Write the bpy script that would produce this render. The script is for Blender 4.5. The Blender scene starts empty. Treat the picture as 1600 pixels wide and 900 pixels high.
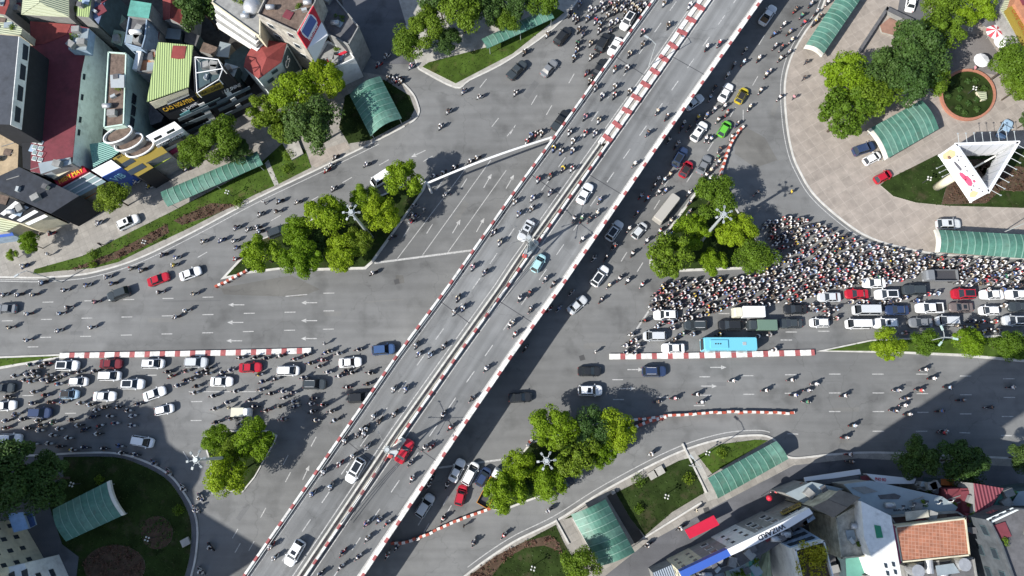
import bpy, bmesh, math, random
import numpy as np
from mathutils import Vector, Matrix
random.seed(7); rng=np.random.default_rng(7)
R=math.radians; C=bpy.context.scene.collection
# ---------------------------------------------------------------- camera
F=1067.0; H=118.0; DECK=6.5
dc=Vector((35,-230,-F)).normalized()
ROT=dc.rotation_difference(Vector((0,0,-1))).to_matrix()
CAM=Vector((0,0,H))
def P(x,y,z=0.0):
    d=ROT@Vector(((x-800)/F,-(y-450)/F,-1)); t=(z-H)/d.z
    return CAM+d*t
def P2(x,y,z=0.0): p=P(x,y,z); return (p.x,p.y)
def ray(x,y): return ROT@Vector(((x-800)/F,-(y-450)/F,-1))
def proj(v):
    c=ROT.transposed()@(Vector(v)-CAM); return (800+F*c.x/-c.z, 450-F*c.y/-c.z)
def wang(x,y,a,z=0):
    p=P(x,y,z); q=P(x+10*math.cos(R(a)),y-10*math.sin(R(a)),z); return math.atan2(q.y-p.y,q.x-p.x)
sc=bpy.context.scene
cam=bpy.data.objects.new('camera',bpy.data.cameras.new('camera')); C.objects.link(cam)
cam.matrix_world=Matrix.Translation(CAM)@ROT.to_4x4(); cam.data.lens=36*F/1600; cam.data.sensor_width=36
cam.data.clip_end=2000; cam.data.clip_start=1; sc.camera=cam
# ---------------------------------------------------------------- light
SAZ=wang(860,600,32)            # direction the shadows run
SEL=R(39)
w=bpy.data.worlds.new('World'); sc.world=w; w.use_nodes=True
nt=w.node_tree; bg=nt.nodes['Background']; sky=nt.nodes.new('ShaderNodeTexSky'); sky.sky_type='NISHITA'; sky.sun_disc=False
sky.sun_elevation=SEL; sky.sun_rotation=math.pi/2-(SAZ+math.pi); nt.links.new(sky.outputs[0],bg.inputs[0]); bg.inputs[1].default_value=0.103
sl=bpy.data.lights.new('sun','SUN'); sl.energy=4.45; sl.angle=R(0.5); sl.color=(1,.96,.9)
so=bpy.data.objects.new('sun',sl); C.objects.link(so)
sd=Vector((math.cos(SAZ)*math.cos(SEL),math.sin(SAZ)*math.cos(SEL),-math.sin(SEL)))
so.rotation_euler=sd.to_track_quat('-Z','Y').to_euler()
sc.view_settings.view_transform='Standard'; sc.view_settings.look='None'; sc.view_settings.exposure=0.78; sc.view_settings.gamma=1
sc.cycles.max_bounces=5; sc.cycles.diffuse_bounces=3; sc.cycles.transparent_max_bounces=4
SHV=Vector((math.cos(SAZ),math.sin(SAZ),0)); COT=1/math.tan(SEL)
# ---------------------------------------------------------------- materials
MATS={}
def mat(name,col,rough=.8,var=0,scale=1.,metal=0,bump=0,spec=.3,wave=None,emit=None,randhue=0,trans=0):
    if name in MATS: return MATS[name]
    m=bpy.data.materials.new(name); m.use_nodes=True; n=m.node_tree; b=n.nodes['Principled BSDF']
    b.inputs['Roughness'].default_value=rough; b.inputs['Metallic'].default_value=metal
    b.inputs['Specular IOR Level'].default_value=spec
    b.inputs['Base Color'].default_value=(*col,1); src=None
    L=n.links.new; tc=n.nodes.new('ShaderNodeTexCoord')
    if var:
        t=n.nodes.new('ShaderNodeTexNoise'); t.inputs['Scale'].default_value=scale; t.inputs['Detail'].default_value=6; t.inputs['Roughness'].default_value=.65
        L(tc.outputs['Object'],t.inputs[0])
        mr=n.nodes.new('ShaderNodeMapRange'); mr.inputs[1].default_value=.3; mr.inputs[2].default_value=.7; mr.inputs[3].default_value=1-var; mr.inputs[4].default_value=1+var
        L(t.outputs[0],mr.inputs[0])
        v=n.nodes.new('ShaderNodeVectorMath'); v.operation='SCALE'; v.inputs[0].default_value=col; L(mr.outputs[0],v.inputs[3]); src=v.outputs[0]
        if randhue:
            oi=n.nodes.new('ShaderNodeObjectInfo'); hs=n.nodes.new('ShaderNodeHueSaturation')
            m2=n.nodes.new('ShaderNodeMapRange'); m2.inputs[3].default_value=1-randhue; m2.inputs[4].default_value=1+randhue*.6; L(oi.outputs['Random'],m2.inputs[0])
            m3=n.nodes.new('ShaderNodeMapRange'); m3.inputs[3].default_value=.515; m3.inputs[4].default_value=.49; L(oi.outputs['Random'],m3.inputs[0])
            L(m2.outputs[0],hs.inputs['Value']); L(m3.outputs[0],hs.inputs['Hue']); L(src,hs.inputs['Color']); src=hs.outputs[0]
        L(src,b.inputs['Base Color'])
        if bump:
            bp=n.nodes.new('ShaderNodeBump'); bp.inputs['Strength'].default_value=bump; bp.inputs['Distance'].default_value=.1; L(t.outputs[0],bp.inputs['Height']); L(bp.outputs[0],b.inputs['Normal'])
    if wave:   # corrugation: (angle, period)
        mp=n.nodes.new('ShaderNodeMapping'); mp.inputs['Rotation'].default_value=(0,0,-wave[0]); L(tc.outputs['Object'],mp.inputs[0])
        wv=n.nodes.new('ShaderNodeTexWave'); wv.inputs['Scale'].default_value=.314/wave[1]*1.0; L(mp.outputs[0],wv.inputs[0])
        bp=n.nodes.new('ShaderNodeBump'); bp.inputs['Strength'].default_value=.8; bp.inputs['Distance'].default_value=.12; L(wv.outputs[1],bp.inputs['Height']); L(bp.outputs[0],b.inputs['Normal'])
    if emit: b.inputs['Emission Color'].default_value=(*emit,1); b.inputs['Emission Strength'].default_value=1
    MATS[name]=m; return m
def srgb(r,g,b): return tuple(((c/255)/12.92 if c/255<=.04045 else ((c/255+.055)/1.055)**2.4) for c in (r,g,b))
# asphalt with broad wear, fine grain and tyre-polished streaks
def asphalt(name,col,ang=None,patch=.24):
    m=bpy.data.materials.new(name); m.use_nodes=True; n=m.node_tree; b=n.nodes['Principled BSDF']; L=n.links.new
    b.inputs['Roughness'].default_value=.85; b.inputs['Specular IOR Level'].default_value=.25
    tc=n.nodes.new('ShaderNodeTexCoord')
    def noise(scale,det,vec=None,lo=.3,hi=.7,a=.9,bb=1.1):
        t=n.nodes.new('ShaderNodeTexNoise'); t.inputs['Scale'].default_value=scale; t.inputs['Detail'].default_value=det
        L(vec or tc.outputs['Object'],t.inputs[0]); r=n.nodes.new('ShaderNodeMapRange')
        for i,v in ((1,lo),(2,hi),(3,a),(4,bb)): r.inputs[i].default_value=v
        L(t.outputs[0],r.inputs[0]); return r.outputs[0],t
    def mul(a,c):
        x=n.nodes.new('ShaderNodeMath'); x.operation='MULTIPLY'; L(a,x.inputs[0]); L(c,x.inputs[1]); return x.outputs[0]
    a,_=noise(.045,5,None,.3,.7,1-patch,1+patch); c,_=noise(.5,6,None,.3,.7,.94,1.06); d,t=noise(14,3,None,.3,.7,.86,1.14); v=mul(mul(a,c),d)
    if ang is not None:
        mp=n.nodes.new('ShaderNodeMapping'); mp.inputs['Rotation'].default_value=(0,0,-ang); mp.vector_type='POINT'; L(tc.outputs['Object'],mp.inputs[0])
        m2=n.nodes.new('ShaderNodeMapping'); m2.inputs['Scale'].default_value=(.03,1.1,1); L(mp.outputs[0],m2.inputs[0])
        s,_=noise(.9,3,m2.outputs[0],.33,.67,.80,1.1); v=mul(v,s)
    st,_=noise(.22,7,None,.54,.68,1.0,.72); v=mul(v,st)
    s2,_=noise(.11,6,None,.55,.72,1.0,1.20); v=mul(v,s2)
    mq=n.nodes.new('ShaderNodeMapping'); mq.inputs['Scale'].default_value=(.05,.9,1); mq.inputs['Rotation'].default_value=(0,0,0); L(tc.outputs['Object'],mq.inputs[0])
    if ang is None: s3,_=noise(.8,5,mq.outputs[0],.35,.68,1.05,.89); v=mul(v,s3)
    cr=n.nodes.new('ShaderNodeTexVoronoi'); cr.feature='DISTANCE_TO_EDGE'; cr.inputs['Scale'].default_value=.09
    nz=n.nodes.new('ShaderNodeTexNoise'); nz.inputs['Scale'].default_value=.6; L(tc.outputs['Object'],nz.inputs[0])
    vm=n.nodes.new('ShaderNodeVectorMath'); vm.operation='MULTIPLY_ADD'; L(nz.outputs[1],vm.inputs[0]); vm.inputs[1].default_value=(2.5,2.5,0); L(tc.outputs['Object'],vm.inputs[2]); L(vm.outputs[0],cr.inputs[0])
    r=n.nodes.new('ShaderNodeMapRange'); r.inputs[1].default_value=0; r.inputs[2].default_value=.007; r.inputs[3].default_value=.82; r.inputs[4].default_value=1; L(cr.outputs[0],r.inputs[0]); v=mul(v,r.outputs[0])
    s=n.nodes.new('ShaderNodeVectorMath'); s.operation='SCALE'; s.inputs[0].default_value=col; L(v,s.inputs[3]); L(s.outputs[0],b.inputs['Base Color'])
    bp=n.nodes.new('ShaderNodeBump'); bp.inputs['Strength'].default_value=.3; bp.inputs['Distance'].default_value=.02; L(t.outputs[0],bp.inputs['Height']); L(bp.outputs[0],b.inputs['Normal'])
    MATS[name]=m; return m
def paving(name,col,grout,size,ang,var=.12,gw=.04):
    m=bpy.data.materials.new(name); m.use_nodes=True; n=m.node_tree; b=n.nodes['Principled BSDF']; L=n.links.new
    b.inputs['Roughness'].default_value=.85; tc=n.nodes.new('ShaderNodeTexCoord'); mp=n.nodes.new('ShaderNodeMapping'); mp.inputs['Rotation'].default_value=(0,0,ang); L(tc.outputs['Object'],mp.inputs[0])
    br=n.nodes.new('ShaderNodeTexBrick'); br.offset=0; br.squash=1; L(mp.outputs[0],br.inputs[0])
    br.inputs['Color1'].default_value=(*[c*(1-var) for c in col],1); br.inputs['Color2'].default_value=(*[c*(1+var) for c in col],1); br.inputs['Mortar'].default_value=(*grout,1)
    br.inputs['Scale'].default_value=1; br.inputs['Mortar Size'].default_value=gw*size; br.inputs['Brick Width'].default_value=size; br.inputs['Row Height'].default_value=size
    t=n.nodes.new('ShaderNodeTexNoise'); t.inputs['Scale'].default_value=.5; t.inputs['Detail'].default_value=9; t.inputs['Roughness'].default_value=.7; L(tc.outputs['Object'],t.inputs[0])
    r=n.nodes.new('ShaderNodeMapRange'); r.inputs[1].default_value=.3; r.inputs[2].default_value=.7; r.inputs[3].default_value=.75; r.inputs[4].default_value=1.2; L(t.outputs[0],r.inputs[0])
    s=n.nodes.new('ShaderNodeVectorMath'); s.operation='SCALE'; L(br.outputs[0],s.inputs[0]); L(r.outputs[0],s.inputs[3]); L(s.outputs[0],b.inputs['Base Color'])
    MATS[name]=m; return m
# ---------------------------------------------------------------- mesh helpers
class MB:
    def __init__(s): s.v=[]; s.f=[]; s.m=[]; s.mats=[]
    def mi(s,m):
        if m not in s.mats: s.mats.append(m)
        return s.mats.index(m)
    def add(s,vs,fs,m):
        o=len(s.v); s.v+= [tuple(v) for v in vs]; s.f+=[tuple(i+o for i in f) for f in fs]; s.m+=[s.mi(m)]*len(fs); return s
    def prism(s,poly,z0,z1,m,mtop=None,bottom=False):
        a=sum(poly[i][0]*poly[(i+1)%len(poly)][1]-poly[(i+1)%len(poly)][0]*poly[i][1] for i in range(len(poly)))
        if a<0: poly=poly[::-1]
        n=len(poly); vs=[(p[0],p[1],z0) for p in poly]+[(p[0],p[1],z1) for p in poly]
        s.add(vs,[(i,(i+1)%n,n+(i+1)%n,n+i) for i in range(n)],m); s.add(vs,[tuple(range(n,2*n))],mtop or m)
        if bottom: s.add(vs,[tuple(reversed(range(n)))],m)
        return s
    def box(s,c,d,m,rz=0,ry=0,rx=0,bev=0):
        M=Matrix.Translation(c)@Matrix.Rotation(rz,4,'Z')@Matrix.Rotation(ry,4,'Y')@Matrix.Rotation(rx,4,'X')
        vs=[M@Vector((x*d[0]/2,y*d[1]/2,z*d[2]/2)) for z in (-1,1) for x,y in ((-1,-1),(1,-1),(1,1),(-1,1))]
        return s.add(vs,[(3,2,1,0),(4,5,6,7),(0,1,5,4),(1,2,6,5),(2,3,7,6),(3,0,4,7)],m)
    def loft(s,rings,m,caps=True,closed=True):
        k=len(rings[0]); vs=[v for r in rings for v in r]; fs=[]
        for i in range(len(rings)-1):
            for j in range(k if closed else k-1): fs.append((i*k+j,i*k+(j+1)%k,(i+1)*k+(j+1)%k,(i+1)*k+j))
        if caps: fs+=[tuple(reversed(range(k))),tuple((len(rings)-1)*k+j for j in range(k))]
        return s.add(vs,fs,m)
    def tube(s,pts,r,m,k=6):
        pts=[Vector(p) for p in pts]; rs=r if isinstance(r,(list,tuple)) else [r]*len(pts); rings=[]
        for i,p in enumerate(pts):
            d=(pts[min(i+1,len(pts)-1)]-pts[max(i-1,0)]).normalized(); u=d.orthogonal().normalized() if abs(d.z)>.9 else d.cross(Vector((0,0,1))).normalized(); v=d.cross(u)
            rings.append([p+(u*math.cos(2*math.pi*j/k)+v*math.sin(2*math.pi*j/k))*rs[i] for j in range(k)])
        return s.loft(rings,m)
    def cyl(s,c,r,z0,z1,m,k=12,r2=None): return s.tube([(c[0],c[1],z0),(c[0],c[1],z1)],[r,r if r2 is None else r2],m,k)
    def dome(s,c,r,m,k=10,n=4,sz=1,full=False):
        rings=[]
        for i in range(n+1):
            a=(-math.pi/2 if full else 0)+i/n*(math.pi if full else math.pi/2)*.98+(.02 if full else 0)
            rings.append([(c[0]+r*math.cos(a)*math.cos(2*math.pi*j/k),c[1]+r*math.cos(a)*math.sin(2*math.pi*j/k),c[2]+r*sz*math.sin(a)) for j in range(k)])
        return s.loft(rings,m)
    def build(s,name,parent=None,smooth=False):
        me=bpy.data.meshes.new(name); me.from_pydata(s.v,[],s.f)
        for m in s.mats: me.materials.append(m)
        me.polygons.foreach_set('material_index',s.m)
        if smooth: me.polygons.foreach_set('use_smooth',[True]*len(s.f))
        me.update(); o=bpy.data.objects.new(name,me); C.objects.link(o)
        if parent: o.parent=parent
        return o
def tag(o,label=None,cat=None,group=None,kind=None):
    if label: o['label']=label
    if cat: o['category']=cat
    if group: o['group']=group
    if kind: o['kind']=kind
    return o
def empty(name,loc=(0,0,0),rz=0,**k):
    o=bpy.data.objects.new(name,None); C.objects.link(o); o.location=loc; o.rotation_euler=(0,0,rz); o.empty_display_size=.2; return tag(o,**k)
KIDS={}
def copytree(src,loc,rz,kids=None,cols=None,scale=None):
    c=src.copy(); C.objects.link(c); c.location=loc; c.rotation_euler=(0,0,rz)
    if scale: c.scale=scale
    out=[c]
    for k in (KIDS[src.name] if kids is None else kids):
        d=k.copy(); C.objects.link(d); d.parent=c; out.append(d)
        for kk in KIDS.get(k.name,[]):
            e=kk.copy(); C.objects.link(e); e.parent=d
    return out
def setcol(o,m):
    o.material_slots[0].link='OBJECT'; o.material_slots[0].material=m
def speckle(m,col2,scale=.35,lo=.5,hi=.62,fac=.75):
    n=m.node_tree; L=n.links.new; b=n.nodes['Principled BSDF']; src=b.inputs['Base Color'].links[0].from_socket
    tc=n.nodes.new('ShaderNodeTexCoord'); t=n.nodes.new('ShaderNodeTexNoise'); t.inputs['Scale'].default_value=scale; t.inputs['Detail'].default_value=8; t.inputs['Roughness'].default_value=.7; L(tc.outputs['Object'],t.inputs[0])
    r=n.nodes.new('ShaderNodeMapRange'); r.inputs[1].default_value=lo; r.inputs[2].default_value=hi; r.inputs[4].default_value=fac; L(t.outputs[0],r.inputs[0])
    mx=n.nodes.new('ShaderNodeMix'); mx.data_type='RGBA'; L(r.outputs[0],mx.inputs[0]); L(src,mx.inputs[6]); mx.inputs[7].default_value=(*col2,1); L(mx.outputs[2],b.inputs['Base Color'])
def structure(mb,name): return tag(mb.build(name),kind='structure')
def pw(pts,z=0): return [P2(x,y,z) for x,y in pts]
def smoothline(pts,n=6):
    out=[]
    for i in range(len(pts)-1):
        p0=pts[max(i-1,0)];p1=pts[i];p2=pts[i+1];p3=pts[min(i+2,len(pts)-1)]
        for k in range(n):
            t=k/n; out.append(tuple(.5*((2*p1[j])+(-p0[j]+p2[j])*t+(2*p0[j]-5*p1[j]+4*p2[j]-p3[j])*t*t+(-p0[j]+3*p1[j]-3*p2[j]+p3[j])*t**3) for j in (0,1)))
    return out+[tuple(pts[-1])]
def offset(line,d):
    out=[]
    for i,p in enumerate(line):
        a=line[max(i-1,0)];b=line[min(i+1,len(line)-1)]; dx,dy=b[0]-a[0],b[1]-a[1]; l=math.hypot(dx,dy) or 1
        out.append((p[0]-dy/l*d,p[1]+dx/l*d))
    return out
def strip(mb,line,w,z0,z1,m,side=0):   # ribbon box along a world polyline
    a=offset(line,w/2+side); b=offset(line,-w/2+side)
    for i in range(len(line)-1): 
        mb.loft([[(a[i][0],a[i][1],z0),(b[i][0],b[i][1],z0),(b[i][0],b[i][1],z1),(a[i][0],a[i][1],z1)],[(a[i+1][0],a[i+1][1],z0),(b[i+1][0],b[i+1][1],z0),(b[i+1][0],b[i+1][1],z1),(a[i+1][0],a[i+1][1],z1)]],m,caps=(i in(0,len(line)-2)))
def resample(line,step):
    out=[line[0]]; acc=0
    for i in range(len(line)-1):
        a=line[i];b=line[i+1]; l=math.hypot(b[0]-a[0],b[1]-a[1]); pos=step-acc
        while pos<=l: out.append((a[0]+(b[0]-a[0])*pos/l,a[1]+(b[1]-a[1])*pos/l)); pos+=step
        acc=l-(pos-step)
    return out
# palette
white=mat('white_paint',(.72,.72,.70),.7,.06,3); bark_dummy=None; cream=mat('cream_paint',(.62,.60,.52),.75,.12,1.2)
red=mat('red_paint',(.42,.06,.05),.6,.12,2); rail_w=mat('kerb_white',(.60,.59,.56),.8,.28,1.3); rail_r=mat('kerb_red',(.30,.085,.085),.75,.3,1.6)
concrete=mat('concrete',(.33,.32,.29),.9,.18,.7); dark_metal=mat('dark_metal',(.05,.05,.055),.5); grey_metal=mat('grey_metal',(.42,.45,.45),.45,.06,2,metal=.3)
kerbm=mat('kerb_stone',(.46,.45,.42),.85,.15,1); marking=mat('road_marking',(.36,.36,.35),.85,.42,3.5); black=mat('black_rubber',(.02,.02,.022),.7)
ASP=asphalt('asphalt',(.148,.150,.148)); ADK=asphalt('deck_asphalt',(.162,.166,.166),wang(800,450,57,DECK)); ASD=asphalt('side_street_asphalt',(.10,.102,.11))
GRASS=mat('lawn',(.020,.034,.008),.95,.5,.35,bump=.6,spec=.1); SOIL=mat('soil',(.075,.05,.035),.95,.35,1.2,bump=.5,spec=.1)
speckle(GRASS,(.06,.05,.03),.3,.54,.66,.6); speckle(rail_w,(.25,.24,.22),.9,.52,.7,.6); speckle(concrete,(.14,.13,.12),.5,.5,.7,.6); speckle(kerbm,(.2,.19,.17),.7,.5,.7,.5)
# ---------------------------------------------------------------- ground
mb=MB(); mb.add([(-400,-300,0),(400,-300,0),(400,500,0),(-400,500,0)],[(0,1,2,3)],ASP); structure(mb,'road')
def slab(name,px,m,z0=-.3,z1=.12,kerb=None): 
    mb=MB(); mb.prism(pw(px),z0,z1,m); return structure(mb,name)
PLAZA=paving('plaza_paving',(.272,.238,.205),(.315,.28,.243),1.9,R(-30),.06,.03); SIDE=paving('sidewalk_paving',(.25,.235,.21),(.20,.19,.17),1.2,R(-28),.1,.03)
plz=smoothline([(1300,-40),(1283,15),(1258,50),(1238,85),(1228,118),(1226,150),(1230,200),(1238,240),(1249,267),(1270,302),(1307,337),(1350,367),(1400,385),(1465,397),(1540,402),(1700,408)])
slab('plaza_pavement',plz+[(1700,-80)],PLAZA)
tlk=smoothline([(-100,432),(0,433),(60,434),(110,431),(150,425),(215,405),(300,364),(400,311),(490,268),(577,226),(640,193),(654,178),(653,165),(645,147),(625,127),(603,119)])
slab('northwest_sidewalk',tlk+[(560,112),(545,95),(560,85),(500,-80),(-100,-80)],SIDE)
tck=smoothline([(605,-60),(635,40),(652,103)],4)+smoothline([(655,108),(712,137),(735,125),(800,91),(884,26),(935,-60)],4)
slab('north_sidewalk',tck,concrete)
slab('northwest_lot',[(570,-60),(528,20),(560,80),(597,100),(648,100),(630,20),(610,-60)],ASD,-.3,.06)
brk=smoothline([(640,980),(700,925),(735,893),(800,848),(870,813),(945,766),(1050,711),(1125,686),(1180,680),(1204,684),(1216,694),(1235,715),(1300,710),(1375,707),(1540,714),(1700,722)])
slab('southeast_sidewalk',brk+[(1700,1000),(640,1000)],SIDE)
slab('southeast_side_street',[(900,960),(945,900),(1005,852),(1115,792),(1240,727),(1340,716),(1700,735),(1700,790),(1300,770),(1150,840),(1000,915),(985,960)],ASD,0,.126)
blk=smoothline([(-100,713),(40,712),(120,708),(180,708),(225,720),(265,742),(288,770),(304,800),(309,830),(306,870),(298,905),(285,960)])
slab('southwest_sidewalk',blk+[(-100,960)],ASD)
# kerb edges
mb=MB()
for ln in (plz,tlk[:60],tlk[60:],tck[4:],brk,blk): strip(mb,pw(ln),.32,-.1,.155,kerbm)
structure(mb,'roadside_kerb')
mb=MB()
for ln,s in ((plz,-.75),(tlk[6:56],.75),(brk[12:54],-.8),(blk,-.7)): strip(mb,pw(ln),.14,-.05,.0045 if ln is not plz else .0045,marking,side=s if ln is plz or ln is brk or ln is blk else -s)
structure(mb,'kerb_edge_line')
# lawns
def lawn(px,m=GRASS,z=.17,name='lawn'): 
    mb=MB(); mb.prism(pw(px),0.05,z,kerbm,m); return structure(mb,name)
LAWNS=[]
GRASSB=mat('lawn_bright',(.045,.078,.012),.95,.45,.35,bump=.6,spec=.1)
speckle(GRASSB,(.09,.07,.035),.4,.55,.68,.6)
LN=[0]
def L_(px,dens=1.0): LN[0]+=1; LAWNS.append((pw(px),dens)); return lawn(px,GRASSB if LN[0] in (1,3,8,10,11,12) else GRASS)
L_([(52,429),(90,424),(150,419),(185,410),(230,388),(300,355),(400,304),(436,288),(487,262),(478,236),(452,215),(400,262),(265,333),(130,400),(55,421)])
L_([(545,225),(577,220),(640,187),(648,172),(640,150),(600,125),(540,150),(530,200)])
L_([(660,105),(712,131),(800,85),(882,20),(862,10),(770,72),(670,98)])
L_([(1375,290),(1382,283),(1462,243),(1490,235),(1620,232),(1620,326),(1480,322),(1430,317),(1395,307)])
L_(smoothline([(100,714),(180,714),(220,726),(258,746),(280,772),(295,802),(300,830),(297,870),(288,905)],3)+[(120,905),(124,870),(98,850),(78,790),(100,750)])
L_([(735,897),(800,856),(868,820),(882,850),(915,905),(860,930),(720,930)])
L_([(962,770),(1060,720),(1082,714),(1100,770),(1050,800),(1007,837),(985,810)])
L_([(1090,712),(1125,694),(1180,687),(1200,688),(1112,740)])
L_([(900,800),(893,808),(880,812)],0)
def ell(cx,cy,rx,ry,a=0,n=36,z=0):
    return [(cx+rx*math.cos(t)*math.cos(a)-ry*math.sin(t)*math.sin(a),cy+rx*math.cos(t)*math.sin(a)+ry*math.sin(t)*math.cos(a)) for t in [2*math.pi*i/n for i in range(n)]]
# planting beds of dark red foliage (soil under leaves)
BEDS=[([(110,422),(185,392),(262,350),(265,364),(225,386),(185,404),(150,416)],'r'),([(272,345),(330,318),(372,320),(330,338),(285,352)],'r'),
 ([(735,898),(775,868),(820,846),(858,836),(874,848),(878,862),(850,852),(820,856),(790,872),(770,898),(760,912),(728,912)],'r'),([(1520,258),(1620,262),(1620,300),(1560,298)],'r'),([(1470,320),(1490,250),(1545,250),(1560,300),(1540,318)],'r'),
 (ell(246,832,25,26),'d'),(ell(180,885,48,34),'r')]
for px,k in BEDS: lawn(px,SOIL,.19,'soil_bed')
# traffic islands
ISL={'a':[(345,437),(400,377),(480,345),(600,303),(655,278),(668,284),(664,296),(583,411),(572,421),(500,423),(440,421),(385,428)],
 'b':[(1095,288),(1112,283),(1128,290),(1196,398),(1198,412),(1185,420),(1030,426),(1014,414),(1016,396)],
 'c':[(318,690),(326,672),(420,672),(434,680),(430,690),(398,747),(380,769),(360,768),(338,755)],
 'd':[(762,765),(790,735),(830,690),(975,650),(989,654),(985,670),(920,728),(855,772),(782,800),(768,795)]}
for k,px in ISL.items():
    mb=MB(); mb.prism(pw(px),0,.16,kerbm); structure(mb,'traffic_island_kerb')
    c=(sum(p[0] for p in px)/len(px),sum(p[1] for p in px)/len(px)); q=[(c[0]+(x-c[0])*.95,c[1]+(y-c[1])*.93) for x,y in px]
    LAWNS.append((pw(q),1)); lawn(q,z=.2)
q=[(1275,549),(1360,531),(1440,527),(1700,520),(1700,572),(1600,566),(1500,557),(1400,552)]; mb=MB(); mb.prism(pw(q),0,.17,kerbm); structure(mb,'median_kerb')
q=[(1290,548),(1362,533),(1440,530),(1700,524),(1700,566),(1600,562),(1500,553),(1400,549)]; L_(q).location.z=.04
q=[(-100,552),(0,557),(110,553),(112,556),(60,566),(0,577),(-100,590)]; mb=MB(); mb.prism(pw(q),0,.17,kerbm); structure(mb,'median_kerb')
q=[(-100,555),(0,560),(100,556),(60,563),(0,573),(-100,586)]; L_(q).location.z=.04
# circular planter
pc=(1510,150)
mb=MB(); a=pw(ell(*pc,43,40)); b=pw(ell(*pc,39.5,36.5)); n=len(a)
for i in range(n):
    j=(i+1)%n; mb.add([(*a[i],.1),(*a[j],.1),(*a[j],.62),(*a[i],.62),(*b[i],.62),(*b[j],.62),(*b[j],.3),(*b[i],.3)],[(0,1,2,3),(3,2,5,4),(4,5,6,7)],mat('brick_rim',(.34,.15,.10),.8,.15,3))
pl=mb.build('round_planter'); tag(pl,'round planter bed with low red brick rim full of clipped shrubs','planter')
m2=MB(); m2.prism(b,.1,.42,GRASS); m2.build('planter_lawn',pl)
# ---------------------------------------------------------------- flyover
LO=[(1122,-140),(1065,-60),(1022,0),(941,112),(860,225),(800,307),(700,450),(617,562),(539,675),(400,875),(362,930),(300,1020)]
LI=[(1195,-140),(1138,-60),(1095,0),(1017,112),(937,225),(802,415),(779,450),(700,560),(618,675),(467,900),(440,940),(386,1020)]
RI=[(1208,-140),(1151,-60),(1109,0),(1030,112),(950,225),(806,429),(792,450),(711,562),(632,675),(478,900),(450,940),(396,1020)]
RO=[(1288,-140),(1232,-60),(1190,0),(1110,112),(1030,225),(876,450),(799,557),(718,675),(567,900),(540,940),(486,1020)]
D=DECK
wLO,wLI,wRI,wRO=[pw(l,D) for l in (LO,LI,RI,RO)]
def deckpoly(a,b): return a+b[::-1]
def inpoly(p,poly):
    x,y=p; c=False; j=len(poly)-1
    for i in range(len(poly)):
        if (poly[i][1]>y)!=(poly[j][1]>y) and x<(poly[j][0]-poly[i][0])*(y-poly[i][1])/(poly[j][1]-poly[i][1])+poly[i][0]: c=not c
        j=i
    return c
fly=empty('flyover',label='long grey twin-deck flyover with red and white barriers crossing the junction',cat='flyover')
def ribbon(mb,a,b,z0,z1,m,mt):
    n=min(len(a),len(b))
    for i in range(n-1):
        mb.add([(*a[i],z0),(*b[i],z0),(*b[i+1],z0),(*a[i+1],z0),(*a[i],z1),(*b[i],z1),(*b[i+1],z1),(*a[i+1],z1)],[(0,1,2,3),(0,3,7,4),(2,1,5,6)],m)
        mb.add([(*a[i],z1),(*b[i],z1),(*b[i+1],z1),(*a[i+1],z1)],[(3,2,1,0)],mt)
for nm,a,b in (('left',wLO,wLI),('right',wRI,wRO)):
    mb=MB(); ribbon(mb,a,b,D-1.1,D,concrete,ADK); o=mb.build('deck',fly)
N_=len(LO)
def barrier(line,name,h=.8,wd=.36,wseg=2.25,rseg=.85,start=0.,z=D,ratio=None,side=0):
    w_=resample(line,.05); w_=offset(w_,side); mw=MB(); per=wseg+rseg; i=0; n=len(w_)
    pos=start
    def seg(i0,i1,m,dh=0,dw=0):
        a=w_[max(0,min(i0,n-1))]; b=w_[max(0,min(i1,n-1))]
        if a==b: return
        ang=math.atan2(b[1]-a[1],b[0]-a[0]); l=math.hypot(b[0]-a[0],b[1]-a[1])
        c=((a[0]+b[0])/2,(a[1]+b[1])/2)
        mw.box((c[0],c[1],z+h/2),(l,wd+dw,h+dh),m,rz=ang)
    while i<n:
        seg(i,i+int(wseg/.05),rail_w); i+=int(wseg/.05); seg(i,i+int(rseg/.05),rail_r); i+=int(rseg/.05)
    return mw.build(name,fly)
barrier(wLO,'outer_barrier',side=-.2 if False else 0)
barrier(wRO,'outer_barrier',wd=.42)
mb=MB(); strip(mb,wRO,.34,D,D+.45,rail_w,side=-.38); mb.build('sunlit_face_strip',fly)  # white strip added for the sunlit inner face of the right barrier
iN=5
southRI=[p for p,q in zip(wRI,RI) if q[1]>=225]; southLI=[p for p,q in zip(wLI,LI) if q[1]>=225]
barrier(southRI,'inner_barrier',wd=.34)
mb=MB(); strip(mb,southLI,.3,D,D+.7,mat('parapet_concrete',(.46,.45,.41),.85,.25,1.5),side=0); mb.build('inner_barrier',fly)
mb=MB(); strip(mb,southLI,.72,D-.9,D-.06,mat('edge_slab',(.30,.295,.265),.9,.3,1.2),side=.42); mb.build('deck_edge_slab',fly)
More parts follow.
